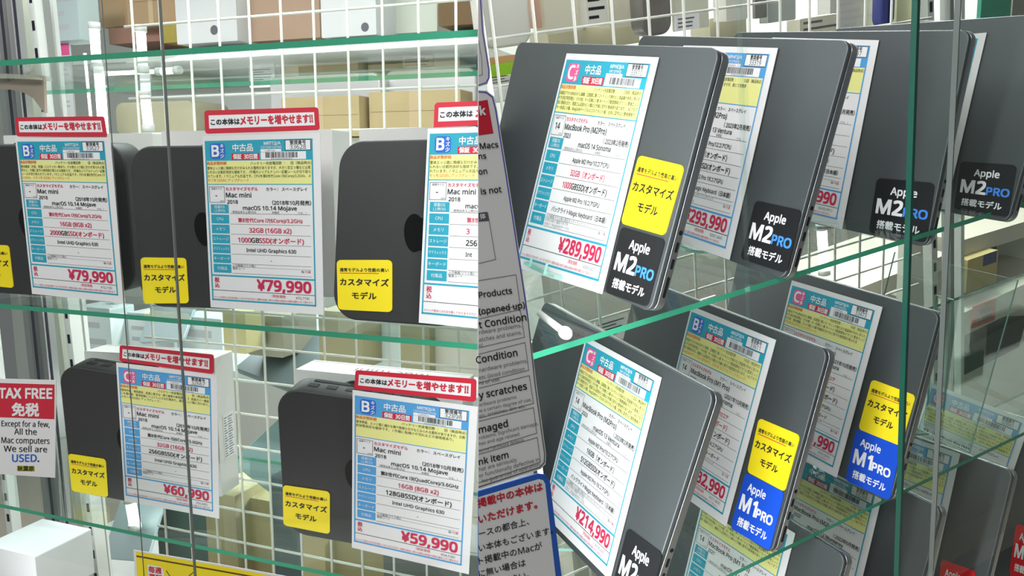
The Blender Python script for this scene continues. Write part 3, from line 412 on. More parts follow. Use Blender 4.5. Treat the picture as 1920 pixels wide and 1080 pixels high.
# ---------------------------------------------------------------- small desktop computers
def apple_outline(s):
    P = []
    pts = [(0, .30), (.10, .37), (.22, .40), (.34, .36), (.41, .28), (.33, .19), (.30, .07), (.34, -.06), (.43, -.14), (.37, -.28), (.28, -.40), (.19, -.45), (.10, -.43), (0, -.40),
           (-.10, -.43), (-.19, -.45), (-.29, -.39), (-.38, -.26), (-.43, -.09), (-.44, .08), (-.41, .22), (-.33, .34), (-.22, .40), (-.10, .37)]
    n = len(pts)
    for i in range(n):   # Catmull-Rom
        a, b, c, d = (Vector(pts[(i+j-1) % n]) for j in range(4))
        for t in (0, .5): P.append(tuple(.5*((2*b)+(c-a)*t+(2*a-5*b+4*c-d)*t*t+(3*b-a-3*c+d)*t**3)*s))
    return P
def logo(parent, cx, cz, s, mats):
    mb = MB(); P = apple_outline(s); n = len(P)
    for pts in (P, [(x*s+.03*s, z*s+.47*s) for x, z in ((0, -.04), (.10, 0), (.19, .10), (.20, .21), (.10, .17), (.01, .08))]):
        n = len(pts); V = [(cx+x, -.0005, cz+z) for x, z in pts]+[(cx+x, -.00005, cz+z) for x, z in pts]
        mb.add(V, [tuple(range(n)), tuple(range(2*n-1, n-1, -1))]+[(i, i+n, (i+1) % n+n, (i+1) % n) for i in range(n)], mats)
    return mb.build('logo', parent)
def mini(key, label, trim=0.0):
    M = pose('m'+key); root = empty('mini_computer', M); prop(root, label, 'computer', 'small desktop computers standing on the glass shelves')
    w = .189
    mb = MB(); slab(mb, w-trim, w, .029, 0, .035, MINI, .0022, .0012, cx=-trim/2, n=10); mb.build('body', root)
    mb = MB(); C = [(.072*math.cos(2*math.pi*i/40), .118+.076*math.sin(2*math.pi*i/40)) for i in range(40)]
    mb.loft([[(x, .0352, z) for x, z in C], [(x, .0385, z) for x, z in C], [(x*.96, .0405, .118+(z-.118)*.96) for x, z in C]], MINI_BASE); mb.build('base_plate', root)
    logo(root, .009 if key == 'A3' else .005, w/2, .046, BLACK_GLOSS)
    if key[0] == 'B':                     # the back of the case is turned up: sockets along the top edge
        for x, wd, y0, y1 in ((-.058, .012, .014, .022), (-.036, .012, .014, .022), (-.014, .011, .015, .021), (.004, .011, .015, .021), (.026, .018, .012, .023), (.05, .014, .013, .022)):
            p = MB(); p.box(x-wd/2, x+wd/2, y0, y1, w-.0003, w+.0004, HOLE); p.build('port', root)
        p = MB(); p.box(-.062, .062, .027, .032, w-.0003, w+.0004, HOLE); p.build('vent', root)
    if key != 'A0': sticker(root, key, 'y')
    return root
mini('A1', 'dark grey small computer at the left end of upper shelf, behind card 33627')
mini('A0', 'dark small computer showing only its right edge, just right of card 33627')
mini('A2', 'dark grey small computer standing behind card 33628')
mini('A3', 'dark grey small computer on upper shelf beside the tall white leaflet', .034)
mini('B1', 'dark grey small computer tucked behind card 32667 on lower shelf')
mini('B2', 'dark grey small computer tucked behind card 32898 on lower shelf')
def carton(key, label, depth, h=.2, writing=False, clipw=None):
    d = DATA['b'+key]; w = clipw or d['w']; dx = -(d['w']-w)/2
    root = empty('carton', pose('b'+key)); prop(root, label, 'box', 'white product cartons behind the small computers')
    mb = MB()
    R = [[(x+dx, y, z) for x, z in rrect(w, h, .0015, 2, 0, h/2)] for y in (0, depth)]; mb.loft(R, WHITE_BOX, smooth=False)
    I = Ink(mb, lambda a, b: (a, b), 0)
    mb.build('carton_body', root)
    lid = MB()          # tuck flap seam along the top and side print
    lid.box(dx-w/2+.002, dx+w/2-.002, depth*.88, depth*.9, h, h+.0003, INKS['lightgrey']); lid.build('flap_seam', root)
    if writing == 'top':
        V, F, a, b = glyphs('Mac mini'); t = MB(); s = .022
        t.add([(.01+(b/2-v[0])*s, .018-v[1]*s+.012, h+.0004) for v in V], F, INKS['coal']); t.build('lettering', root)
    if writing == 'side':
        t = MB(); x = dx+w/2+.0003
        t.add([(x, .012, .05), (x, depth-.006, .05), (x, depth-.006, .115), (x, .012, .115)], [(0, 1, 2, 3)], INKS['white'])
        for k in range(16):
            z = .053+k*.0037
            for y0, y1 in ((.014, .022), (.024, depth-.009)):
                t.add([(x+.0003, y0, z), (x+.0003, y1-(k % 3)*.002, z), (x+.0003, y1-(k % 3)*.002, z+.0012), (x+.0003, y0, z+.0012)], [(0, 1, 2, 3)], INKS['grey'])
        t.build('barcode_label', root)
    return root
carton('A1', 'white carton behind the leftmost upper shelf computer', .05)
carton('A2', 'white carton behind the computer with card 33628', .05)
carton('A3', 'white carton behind the upper shelf computer next to the leaflet', .05, clipw=.132)
carton('B1', 'white carton with side barcode label behind card 32667', .045, writing='side')
carton('B2', 'white carton with upside-down lettering on top behind card 32898', .05, writing='top')

# ---------------------------------------------------------------- laptops standing on their hinge edge
LW, LH = .3126, .2212
def laptop(key, label, stickers, ports=True):
    root = empty('laptop', pose(key)); prop(root, label, 'laptop', 'grey laptops stood up in a row')
    mb = MB(); slab(mb, LW, LH, .0105, 0, .0046, GREY_ALU, .0011, .0006, n=8); mb.build('lid', root)
    mb = MB(); slab(mb, LW-.0016, LH-.0016, .0098, .0046, .0056, HOLE, .0001, .0001, cz=LH/2, n=8); mb.build('lid_seal', root)
    mb = MB(); slab(mb, LW, LH, .0105, .0056, .0155, GREY_EDGE, .0005, .0032, n=8)
    base = mb.build('base', root)
    mb = MB(); slab(mb, LW-.009, LH-.009, .008, .0154, .0158, DARK_UNDER, .0001, .0001, cz=LH/2, n=8); mb.build('bottom_plate', root)
    if ports:
        for z, l, t in ((.023, .0185, .0034), (.0435, .0090, .0032), (.0580, .0090, .0032), (.0705, .0042, .0042)):
            p = MB(); P = rrect(t, l, t/2-.0001, 5, .0102, z); n = len(P)
            p.add([(LW/2+.0002, y, zz) for y, zz in P]+[(LW/2-.0004, y, zz) for y, zz in P], [tuple(range(n))]+[(i, i+n, (i+1) % n+n, (i+1) % n) for i in range(n)], HOLE)
            p.build('port', base)
    for kk, kd in stickers: sticker(root, kk, kd)
    return root
laptop('L1', 'grey laptop with yellow and black stickers behind card 33510', [('L1y', 'y'), ('L1m', 'kM2')])
laptop('L2', 'grey laptop with one black sticker behind card 33319', [('L2m', 'kM2')])
laptop('L3', 'grey laptop with black sticker crossed by the dark green glass edge', [('L3m', 'kM2')])
laptop('L4', 'grey laptop with black sticker at the right end of upper row', [('L4m', 'kM2')])
laptop('L5', 'dark laptop of which only the top rim shows at upper right', [])
laptop('M1', 'grey laptop behind card 33305 in the lower row', [('M1m', 'kM2')])
laptop('M2', 'grey laptop with yellow and blue stickers behind card 33611', [('M2y', 'y'), ('M2m', 'bM1')])
laptop('M3', 'grey laptop with yellow and blue stickers behind card 33473', [('M3y', 'y'), ('M3m', 'bM1')])
laptop('N1', 'grey laptop corner rising at the bottom between the blue stickers', [], False)
laptop('N2', 'dim grey laptop behind the vertical dark green glass edge, lowest row', [], False)
laptop('N3', 'dim grey laptop with a red sticker, lowest row', [('N3m', 'rM1')], False)
laptop('N4', 'dim grey laptop with a red sticker at the bottom right corner', [('N4m', 'rM1')], False)
# clear easels under the laptops, and an empty one
def easel(M, label, w=.13, plate=.205, bare=False):
    root = empty('acrylic_easel', M); prop(root, label, 'display stand', 'clear acrylic laptop stands')
    def sheet(name, P, t):                      # P: 4 points, t: thickness vector
        mb = MB(); Q = [Vector(p) for p in P]; T = Vector(t)
        mb.hexa([*Q, *[q+T for q in Q]], None, [ACRYL, ACRYL, ACRYL_E, ACRYL_E, ACRYL_E, ACRYL_E]); return mb.build(name, root)
    b = .0175
    sheet('back_plate', [(-w/2, b, -.002), (w/2, b, -.002), (w/2, b, plate), (-w/2, b, plate)], (0, .003, 0))
    sheet('ledge', [(-.028, -.012, -.005), (.028, -.012, -.005), (.028, b+.003, -.005), (-.028, b+.003, -.005)], (0, 0, .003))
    sheet('lip', [(-.014, -.015, -.005), (.014, -.015, -.005), (.014, -.015, .006), (-.014, -.015, .006)], (0, .003, 0))
    sheet('strut', [(-.012, b+.003, plate*.8), (.012, b+.003, plate*.8), (.012, .062, .02), (-.012, .062, .02)], (0, .003, .001))
for k, s in (('L1', 'clear stand holding the laptop with card 33510'), ('L2', 'clear stand holding the laptop with card 33319'), ('L3', 'clear stand under the laptop crossed by the green glass edge'),
             ('L4', 'clear stand under the right end laptop of upper row'), ('M1', 'clear stand holding the laptop with card 33305'), ('M2', 'clear stand holding the laptop with card 33611'), ('M3', 'clear stand holding the laptop with card 33473')):
    easel(pose(k), s)
_m = DATA['M3']['m']; _e = [r[:] for r in _m]; _e[0][3] += .155; _e[1][3] -= .045; _e[2][3] += .0
easel(BAY_R @ Matrix(_e+[[0, 0, 0, 1]]), 'empty clear stand at the right, red price label showing through', .17, .215)
# ---------------------------------------------------------------- the setting
def slabm(name, bay, x0, x1, y0, y1, z0, z1, m, kind='structure'):
    mb = MB(); mb.box(x0, x1, y0, y1, z0, z1, m, BAY[bay]); o = mb.build(name); prop(o, kind=kind); return o
FLOORM = mat('floor_tile', (178, 172, 158), .4, noise=.06, nscale=3)
WALLM = mat('wall_paint', (214, 220, 214), .7, noise=.03, nscale=2)
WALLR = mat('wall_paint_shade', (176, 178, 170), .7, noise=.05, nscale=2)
slabm('floor', 'L', -4, 3.5, -1.5, 4.5, -1.45, -1.40, FLOORM)
slabm('wall_back', 'L', -4, 3.5, 3.0, 3.05, -1.40, 1.9, WALLM)
# divider added between the bays, unseen behind the leaflets, raised to block stray light
def dv(py, z): px = 898+.13*py; return Vector(((px-960)/FPX*z, (py-540)/FPX*z, z))
mb = MB(); cw = lambda v: Vector((rows[0].dot(v), rows[1].dot(v), rows[2].dot(v)))+Vector((0, 0, CAMZ))
tn = (dv(0, 1)-Vector((0, 0, 0))).cross(dv(1080, 1)).normalized()*.002
def dv2(py, z): return Vector(((899+.004*py-960)/FPX*z, (py-540)/FPX*z, z))
DB = mat('divider_board', (206, 210, 208), .5, noise=.02); ZB = .92      # the board steps back towards the left case behind the small computers
Pn = [dv(-900, .60), dv(1240, .60), dv(1240, ZB), dv(-900, ZB)]; mb.hexa([cw(p-tn) for p in Pn]+[cw(p+tn) for p in Pn], DB)
t2 = dv2(0, 1).cross(dv2(1080, 1)).normalized()*.002
Pn = [dv2(-900, ZB), dv2(1240, ZB), dv2(1240, 2.3), dv2(-900, 2.3)]; mb.hexa([cw(p-t2) for p in Pn]+[cw(p+t2) for p in Pn], DB)
Pn = [dv2(10, ZB), dv2(1240, ZB), dv(1240, ZB), dv(10, ZB)]; zz = Vector((0, 0, .004)); mb.hexa([cw(p) for p in Pn]+[cw(p+zz) for p in Pn], DB)
prop(mb.build('unseen_divider'), kind='structure')
_dn = cw(tn).normalized() if False else (Vector((rows[0].dot(tn), rows[1].dot(tn), rows[2].dot(tn)))).normalized()
if _dn.x < 0: _dn = -_dn
def side_of(p): return (p-Vector((0, 0, CAMZ))).dot(_dn)

# ---------------------------------------------------------------- glass shelves
def clip_x(py): return 898+.13*py
def glass_shelf(name, bay, P, t, label, group):
    """P: front left, front right, back right, back left (bay coordinates, top face)"""
    mb = MB(); M = BAY[bay]; Q = [M @ Vector(p) for p in P]; D = M.to_3x3() @ Vector((0, 0, -t))
    mb.hexa([*Q, *[q+D for q in Q]], None, [SHELFG, SHELFG, EDGE, EDGE, EDGE, EDGE])
    o = mb.build(name); prop(o, label, 'glass shelf', group); return o
def shelf_left(z, Y0, Y1, t, label, yl):
    xr = at('L', clip_x(yl), yl, Y=Y0).x-.004; xb = at('L', clip_x(yl), yl, Y=Y1).x-.004
    glass_shelf('glass_shelf', 'L', [(-1.35, Y0, z), (xr, Y0, z), (xb, Y1, z), (-1.35, Y1, z)], t, label, 'glass shelves of the left case')
shelf_left(.1235, .68, .96, .0062, 'top glass shelf with dark green edge above the red strips', 60)
shelf_left(-.163, .68, .94, .0055, 'middle glass shelf with green edge under the upper small computers', 640)
shelf_left(-.4475, .715, .98, .005, 'lowest glass shelf with green edge under card 32667', 1080)
def shelf_right(z, Y0, Y1, t, label, yl):
    a = at('R', clip_x(yl)+8, yl, Y=Y0).x; b = at('R', clip_x(yl)+8, yl, Y=Y1).x
    glass_shelf('glass_shelf', 'R', [(a, Y0, z), (1.9, Y0, z), (1.9, Y1, z), (b, Y1, z)], t, label, 'glass shelves of the right case')
shelf_right(-.262, .552, .90, .0055, 'glass shelf with green edge under the upper row of laptops', 640)
shelf_right(-.571, .552, .90, .005, 'glass shelf with green edge under the lower row of laptops', 1250)
shelf_right(-.835, .552, .90, .005, 'glass shelf beneath the lowest dim laptops', 1250)
# white shelf support with a knob under the upper right shelf
a = at('R', 1012, 588, Y=.60); b = at('R', 1060, 624, Y=.53); Ms = BAY_R @ Matrix.Translation(b); root = empty('shelf_support', Ms); prop(root, 'white shelf support with a knob under the upper right glass shelf, beside the leaflet', 'shelf support')
mb = MB(); mb.tube([a-b, (a-b)*.5, Vector((0, 0, 0))], .003, STEEL, 12); mb.build('arm', root)
mb = MB(); mb.loft([[Vector((math.cos(t*.5236)*r, -z, math.sin(t*.5236)*r)) for t in range(12)] for r, z in ((.002, -.005), (.0048, -.004), (.0055, 0), (.0048, .004), (.002, .005))], STEEL); mb.build('knob', root)
# ---------------------------------------------------------------- sliding glass doors
DOORL = glass('door_glass', (.985, .995, .99), .7, .03); DOORR = glass('tinted_door_glass', (.78, .81, .79), .6, .03)
def pane(bay, Y, ptop, pbot, far, side, gl, edge, ew, label, name='glass_door', t=.005):
    """ptop/pbot: pixels of the free edge; far: bay x of the other edge"""
    a = at(bay, *ptop, Y=Y); b = at(bay, *pbot, Y=Y); M = BAY[bay]
    root = empty(name, M @ Matrix.Translation(b)); prop(root, label, 'glass door', 'sliding glass doors')
    I = root.matrix_world.inverted()
    def L(x, z, y): return I @ (M @ Vector((x, y, z)))
    mb = MB(); F = [L(b.x, b.z, Y), L(far, b.z, Y), L(far, a.z, Y), L(a.x, a.z, Y)]; mb.add(F, [(0, 1, 2, 3)], gl); mb.build('pane', root)
    e = MB(); s = ew*(1 if side > 0 else -1)
    Q = [L(b.x, b.z, Y-t/2), L(b.x+s, b.z, Y-t/2), L(a.x+s, a.z, Y-t/2), L(a.x, a.z, Y-t/2)]; W = [L(b.x, b.z, Y+t/2), L(b.x+s, b.z, Y+t/2), L(a.x+s, a.z, Y+t/2), L(a.x, a.z, Y+t/2)]
    e.hexa([*Q, *W], edge); e.build('polished_edge', root); return root
xr = at('L', 905, 300, Y=.56).x
pane('L', .575, (299, -30), (369, 1110), -1.1, -1, DOORL, EDGE_D, .0016, 'sliding glass door whose thicker grey edge runs through card 32667', t=.0022)
pane('L', .56, (188, -30), (272, 1110), at('L', 893, 540, Y=.56).x, 1, DOORL, EDGE_D, .0004, 'sliding glass door whose thin dark edge passes left of card 33628', t=.001)
pane('R', .43, (1716, -30), (1679, 1110), 1.0, 1, DOORR, EDGE_DG, .0030, 'tinted glass door with dark green edge in front of the right end laptops')
pane('R', .445, (1797, -30), (1743, 1110), 1.0, 1, DOORL, EDGE_D, .0012, 'glass door with thin grey edge near the right end')
pane('R', .46, (1383, -30), (1402, 600), at('R', 1406, 300, Y=.46).x, 1, ACRYL, ACRYL, .0010, 'narrow clear strip standing in for a shining pane edge before the upper laptops', 'pane_edge_strip')  # strip stands in for the highlight on a pane edge
# ---------------------------------------------------------------- slotted posts and frames of the left case
def post(bay, Y, ptop, pbot, w, d, m, label, slots=0, name='slotted_post', pitch=.05, cat='shelf post', group='uprights of the display cases', slot0=.02, side=1):
    a = at(bay, *ptop, Y=Y); b = at(bay, *pbot, Y=Y); M = BAY[bay]
    z = (a-b); Ln = z.length; z.normalize(); x = Vector((1, 0, 0)); x = (x-z*x.dot(z)).normalized(); y = z.cross(x)
    Mw = M @ Matrix(((x.x, y.x, z.x, b.x), (x.y, y.y, z.y, b.y), (x.z, y.z, z.z, b.z), (0, 0, 0, 1)))
    root = empty(name, Mw); prop(root, label, cat, group)
    mb = MB(); P = [(-w/2, 0), (w/2, 0), (w/2, d), (-w/2, d)]
    mb.box(-w/2, w/2, 0, d, 0, Ln, m); o = mb.build('upright', root)
    if slots:
        s = MB(); k = slot0
        while k < Ln-.02:
            s.box(-w*.22, w*.22, -.0004, .0002, k, k+pitch*.36, SLOT); k += pitch
        s.build('slot_row', root)
    return root
post('L', .97, (54, -30), (183, 1110), .0135, .022, STEEL, 'white slotted post left of the small computers', 1, pitch=.0425)
post('L', .985, (73, -30), (196, 1110), .010, .012, STEEL_G, 'grey side face of the white slotted post, as a separate strip', name='steel_strip')  # the post's grey side face, set as its own darker strip
post('L', 1.0, (27, -30), (165, 1110), .018, .02, mat('olive_strip', (196, 202, 186), .5), 'pale strip between slotted post and aluminium frame', name='steel_strip')
post('L', .93, (12, -30), (129, 1110), .0105, .02, ALU, 'brushed aluminium frame left of the slotted post', name='door_frame')
post('L', .925, (20.5, -30), (137, 1110), .0016, .004, SLOT, 'dark seal strip on the aluminium frame', name='seal_strip')
post('L', .92, (-18, -30), (103, 1110), .012, .02, ALU, 'aluminium frame at the left edge, second from the slotted post', name='door_frame')
post('L', .915, (-5, -30), (112, 1110), .0015, .004, SLOT, 'dark seal strip at the left edge', name='seal_strip')
post('L', 1.05, (-97, -30), (31, 1110), .016, .02, STEEL, 'white slotted post at bottom left behind the tax sign', 1, pitch=.043)
post('L', 1.02, (92, -30), (205, 1110), .006, .008, STEEL, 'slim white rail right of the slotted post', name='slim_rail')
post('R', 1.02, (1745, -30), (1762, 1110), .016, .02, STEEL, 'white slotted post behind the right end laptops', 1, pitch=.05)
post('R', 1.0, (1785, -30), (1787, 1110), .010, .02, ALU, 'aluminium frame right of the slotted post', name='door_frame')
post('R', 1.04, (1806, -30), (1804, 1110), .010, .02, STEEL, 'white door frame behind the empty clear stand', name='door_frame')
# bracket at upper left
mb = MB(); Yb = .84
pts = [(-30, 136), (82, 142), (84, 212), (76, 203), (62, 184), (45, 174), (20, 168), (-30, 165)]
fr = [at('L', x, y, Y=Yb) for x, y in pts]; n = len(fr); bk = [p+Vector((0, .004, 0)) for p in fr]
mb.add([BAY_L @ p for p in fr+bk], [tuple(range(n)), tuple(range(2*n-1, n-1, -1))]+[(i, i+n, (i+1) % n+n, (i+1) % n) for i in range(n)], mat('bracket_beige', (176, 158, 146), .4, .3))
o = mb.build('bracket_arm'); t = MB(); a = at('L', -30, 139, Y=Yb); b = at('L', 80, 142, Y=Yb)
t.hexa([BAY_L @ (p+Vector(v)) for v in ((0, -.012, 0), (0, .016, 0)) for p, v in ((a, v), (b, v), (b+Vector((0, 0, -.006)), v), (a+Vector((0, 0, -.006)), v))], mat('bracket_top', (172, 172, 156), .4))
t.build('bracket_rail', o); prop(o, 'beige curved shelf bracket under the top shelf at the left edge', 'shelf bracket')
# ---------------------------------------------------------------- wire grids
def grid(bay, Y, x0, x1, z0, z1, sp, r, label, xo=0, zo=0):
    mb = MB(); M = BAY[bay]; x = x0
    def keep(pts):                  # only the stretch on this bay's own side of the divider
        ok = [p for p in pts if (side_of(M @ p) < -.004 if bay == 'L' else side_of(M @ p) > .004)]
        if len(ok) > 1: mb.tube([M @ ok[0], M @ ok[-1]], r, WIRE, 6)
    while x <= x1:
        xx = x
        keep([Vector((xx, Y, z0+(z1-z0)*i/60)) for i in range(61)]); x += sp
    z = z0+zo
    while z <= z1:
        keep([Vector((x0-.02+(x1-x0+.02)*i/120, Y+2*r, z)) for i in range(121)]); z += sp
    o = mb.build('wire_grid'); prop(o, label, 'wire grid'); return o
grid('L', .95, -.96, at('L', 890, 20, Y=.95).x, -.70, .36, .0525, .0019, 'white wire grid panel behind the small computers', zo=.0175+.0525*0)
grid('R', .93, at('R', 920, 20, Y=.93).x, 1.22, -.95, .12, .0575, .0020, 'white wire grid panel behind the laptops', zo=.01)
# ---------------------------------------------------------------- background goods
def shift_right(bay, p): return p
def bgbox(bay, x0, y0, x1, y1, Y, depth, m, name, label, cat, group=None, kind='box', print_=None):
    """a carton or panel whose front face fills the pixel rectangle at depth Y; kind: box / round (rounded slab)"""
    c = [at(bay, x, y, Y=Y) for x, y in ((x0, y0), (x1, y0), (x1, y1), (x0, y1))]
    w = ((c[1]-c[0]).length+(c[2]-c[3]).length)/2; h = ((c[3]-c[0]).length+(c[2]-c[1]).length)/2
    b = (c[2]+c[3])/2; root_M = BAY[bay] @ Matrix.Translation(b)
    mb = MB()
    if kind == 'box': mb.loft([[(x, y, z) for x, z in rrect(w, h, .002, 2, 0, h/2)] for y in (0, depth)], m, smooth=False)
    else: slab(mb, w, h, min(.018, h*.3), 0, depth, m, .004, .002)
    if print_: print_(Ink(mb, lambda u, v: (-w/2+u*w, h-v*h), 0, .0004), w, h)
    o = mb.build(name, M=root_M); prop(o, label, cat, group); return o
def flaps(I, w, h): I.rect(.02, .47, .98, .475, INKS['brown']); I.rect(.45, 0, .55, 1, mat('packing_tape', (196, 176, 140), .4), 1)
def hole(x, y, r):
    def f(I, w, h): I.poly([(x+r*math.cos(i*.314), y+r*w/h*math.sin(i*.314)) for i in range(20)], [tuple(range(20))], INKS['grey'], 1)
    return f
def scribble(rows_=7, ink='grey', head=None):
    def f(I, w, h):
        rnd = random.Random(int(w*1e5))
        if head: I.rect(0, 0, 1, .16, head, 1)
        for i in range(rows_):
            y = .22+.74*i/rows_; I.rect(.08, y, .08+rnd.uniform(.4, .84), y+.26/rows_, ink, 1)
    return f
Yb = 1.30
GBOX = 'cartons in the aisle behind the left case'
bgbox('L', 190, -40, 236, 50, 1.36, .2, CARDBOARD, 'cardboard_box', 'narrow brown cardboard box at the top left behind the door edge', 'box', GBOX)
bgbox('L', 240, -40, 330, 47, Yb, .2, CARDBOARD, 'cardboard_box', 'brown cardboard box left of the white panel at the top', 'box', GBOX, print_=flaps)
bgbox('L', 205, 50, 302, 80, 1.33, .2, mat('rust_carton', (150, 112, 96), .8), 'carton', 'low rusty brown carton under the top left cardboard boxes', 'box', GBOX)
bgbox('L', 304, 44, 332, 80, 1.29, .15, mat('mustard_carton', (160, 146, 70), .7, noise=.2), 'carton', 'small mustard carton beside the white panel', 'box', GBOX)
bgbox('L', 332, -40, 446, 80, 1.26, .16, mat('grey_white_panel', (208, 212, 212), .5), 'display_stand', 'white computer stand back with a dark cable hole, left one', 'computer stand', 'computer stands with a cable hole', print_=hole(.63, .81, .062))
bgbox('L', 446, -40, 601, 75, Yb, .2, mat('tan_carton', (172, 148, 126), .85, noise=.05, nscale=20, bump=.1), 'cardboard_box', 'wide plain brown cardboard box at the top centre', 'box', GBOX)
bgbox('L', 603, -40, 706, 68, 1.25, .16, mat('grey_white_panel', (208, 212, 212), .5), 'display_stand', 'white computer stand back with a dark cable hole, right one', 'computer stand', 'computer stands with a cable hole', print_=hole(.80, .86, .07))
bgbox('L', 706, -40, 820, 62, 1.32, .2, mat('pale_green_panel', (192, 200, 186), .6), 'carton', 'pale green carton right of the second cable hole', 'box', GBOX)
bgbox('L', 822, 3, 893, 47, 1.25, .1, BROWN, 'carton', 'dark brown carton at the top beside the leaflet', 'box', GBOX)
def backshelf(py, x0, x1, Y, label, m=STEEL, dep=.35, t=.02, bay='L'):
    a = at(bay, x0, py, Y=Y); b = at(bay, x1, py, Y=Y); z = (a.z+b.z)/2
    mb = MB(); mb.box(a.x, b.x, Y, Y+dep, z-t, z, m, BAY[bay]); o = mb.build('display_shelf'); prop(o, label, 'shelf', 'shelf boards of the aisle behind'); return o
backshelf(84, 100, 893, 1.24, 'white shelf board under the top cartons behind the left case', t=.018)
backshelf(262, 100, 900, 1.22, 'white shelf board behind the red strips of the upper cards')
backshelf(700, 120, 930, 1.20, 'white shelf board behind the lower small computers', mat('pale_teal_board', (190, 208, 204), .4))
backshelf(1150, 60, 950, 1.20, 'white shelf board below the yellow sign')
GDISP = 'silver desktop displays seen from behind'
bgbox('L', 508, 139, 716, 258, 1.27, .03, SILVER, 'display_screen', 'silver display back with rounded corner above card 33628', 'display', GDISP, 'round')
bgbox('L', 722, 128, 893, 250, 1.30, .03, SILVER, 'display_screen', 'silver display back next to the leaflet', 'display', GDISP, 'round')
bgbox('L', 560, 106, 755, 140, 1.42, .08, mat('charcoal_goods', (112, 112, 112), .6, noise=.1), 'carton', 'long charcoal carton behind the silver displays', 'box', GBOX)
bgbox('L', 500, 86, 720, 112, 1.36, .03, SILVER, 'display_screen', 'upper silver strip of a display under the top shelf', 'display', GDISP, 'round')
bgbox('L', 724, 80, 893, 103, 1.38, .03, mat('bright_white', (240, 242, 242), .4), 'display_screen', 'bright white display rim under the top shelf by the leaflet', 'display', GDISP, 'round')
bgbox('L', 530, 181, 675, 256, 1.20, .05, CARDBOARD2, 'cardboard_box', 'pale cardboard box in front of the left silver display', 'box', GBOX, print_=flaps)
bgbox('L', 693, 170, 864, 250, 1.22, .05, CARDBOARD2, 'cardboard_box', 'pale cardboard box in front of the right silver display', 'box', GBOX, print_=flaps)
bgbox('L', 218, 190, 366, 256, 1.22, .1, mat('olive_grey_carton', (178, 176, 148), .7, noise=.06), 'carton', 'olive grey carton with bright lamp reflection behind the door edges', 'box', GBOX, 'round')
bgbox('L', 468, 120, 516, 164, 1.30, .004, PAPER, 'notice_sheet', 'small white notice sheet left of the silver display', 'notice', 'notices in the aisle behind', print_=scribble())
bgbox('L', 755, 104, 812, 127, 1.36, .004, PAPER, 'notice_sheet', 'white price notice under the top shelf', 'notice', 'notices in the aisle behind', print_=scribble(3))
bgbox('L', 862, 100, 893, 130, 1.33, .01, mat('steel_blue_goods', (96, 128, 150), .5), 'package', 'blue package beside the leaflet under the top shelf', 'package')
bgbox('L', 202, 105, 470, 168, 1.50, .1, mat('mist_panel', (196, 204, 204), .4), 'carton', 'pale grey carton behind the glowing tubes', 'box', GBOX)
bgbox('L', 104, 82, 140, 220, 1.234, .004, mat('glossy_notice', (222, 228, 226), .3), 'notice_sheet', 'tall white notice with red heading right of the slotted post', 'notice', 'notices in the aisle behind', print_=scribble(12, 'lightgrey', 'pink'))
bgbox('L', 98, -30, 150, 76, 1.22, .05, mat('pale_teal_package', (188, 206, 206), .4), 'package', 'pale teal package right of the slotted post at the top', 'package', print_=scribble(3, 'lightgrey'))
# between the shelves
bgbox('L', 421, 585, 463, 662, 1.06, .05, mat('straw_carton', (206, 200, 150), .7), 'carton', 'straw coloured carton under card 33628', 'box', GBOX)
bgbox('L', 466, 592, 532, 668, 1.12, .1, mat('grey_olive_carton', (150, 150, 132), .7), 'carton', 'grey carton beside the straw coloured carton', 'box', GBOX)
bgbox('L', 600, 585, 682, 690, 1.10, .1, mat('olive_carton', (164, 158, 124), .7), 'carton', 'olive carton under the yellow sticker of the upper computer', 'box', GBOX)
bgbox('L', 752, 590, 806, 700, 1.08, .1, mat('olive_carton', (164, 158, 124), .7), 'carton', 'olive carton between two pale cartons under the third upper computer', 'box', GBOX)
bgbox('L', 808, 600, 915, 704, 1.10, .1, mat('cream_carton', (206, 204, 190), .6), 'carton', 'cream carton near the leaflet under the third upper card', 'box', GBOX)
bgbox('L', 684, 600, 750, 700, 1.16, .1, mat('ice_package', (214, 230, 230), .3), 'package', 'icy white package between the olive cartons', 'package')
bgbox('L', 150, 578, 214, 700, 1.16, .06, mat('ice_package', (214, 230, 230), .3), 'package', 'icy white package right of the slotted post under card 33627', 'package', print_=scribble(3, 'lightgrey'))
bgbox('L', 246, 590, 330, 700, 1.20, .06, mat('frost_package', (228, 236, 236), .35), 'package', 'frosty white package below the second yellow sticker', 'package', print_=scribble(4, 'lightgrey'))
bgbox('L', 336, 596, 420, 700, 1.18, .06, mat('ice_package', (214, 230, 230), .3), 'package', 'icy white package left of the straw coloured carton', 'package', print_=scribble(2, 'lightgrey'))
bgbox('L', 152, 760, 206, 900, 1.17, .05, mat('frost_package', (228, 236, 236), .35), 'package', 'frosty white package right of the slotted post behind the lower left computer', 'package')
def slanted(px, Y, tilt, w, h, t, m, name, label, cat, bay='L', group=None):
    b = at(bay, *px, Y=Y); mb = MB(); slab(mb, w, h, .008, 0, t, m, .001, .001)
    o = mb.build(name, M=BAY[bay] @ Matrix.Translation(b) @ Matrix.Rotation(math.radians(tilt[0]), 4, 'X') @ Matrix.Rotation(math.radians(tilt[1]), 4, 'Y')); prop(o, label, cat, group); return o
TEALG = mat('teal_grey_case', (112, 128, 130), .35, .3)
slanted((500, 712), 1.10, (-62, 14), .17, .20, .012, TEALG, 'tablet', 'teal grey flat computer lying slanted behind the wire grid', 'tablet')
slanted((300, 640), 1.14, (-40, -8), .10, .11, .008, mat('pale_teal_case', (182, 200, 204), .35, .2), 'tablet', 'pale flat computer above the carton of card 32667', 'tablet')
slanted((478, 900), 1.10, (-55, 22), .15, .16, .010, mat('teal_board', (140, 168, 166), .35, .2), 'tablet', 'greenish flat computer right of card 32667', 'tablet')
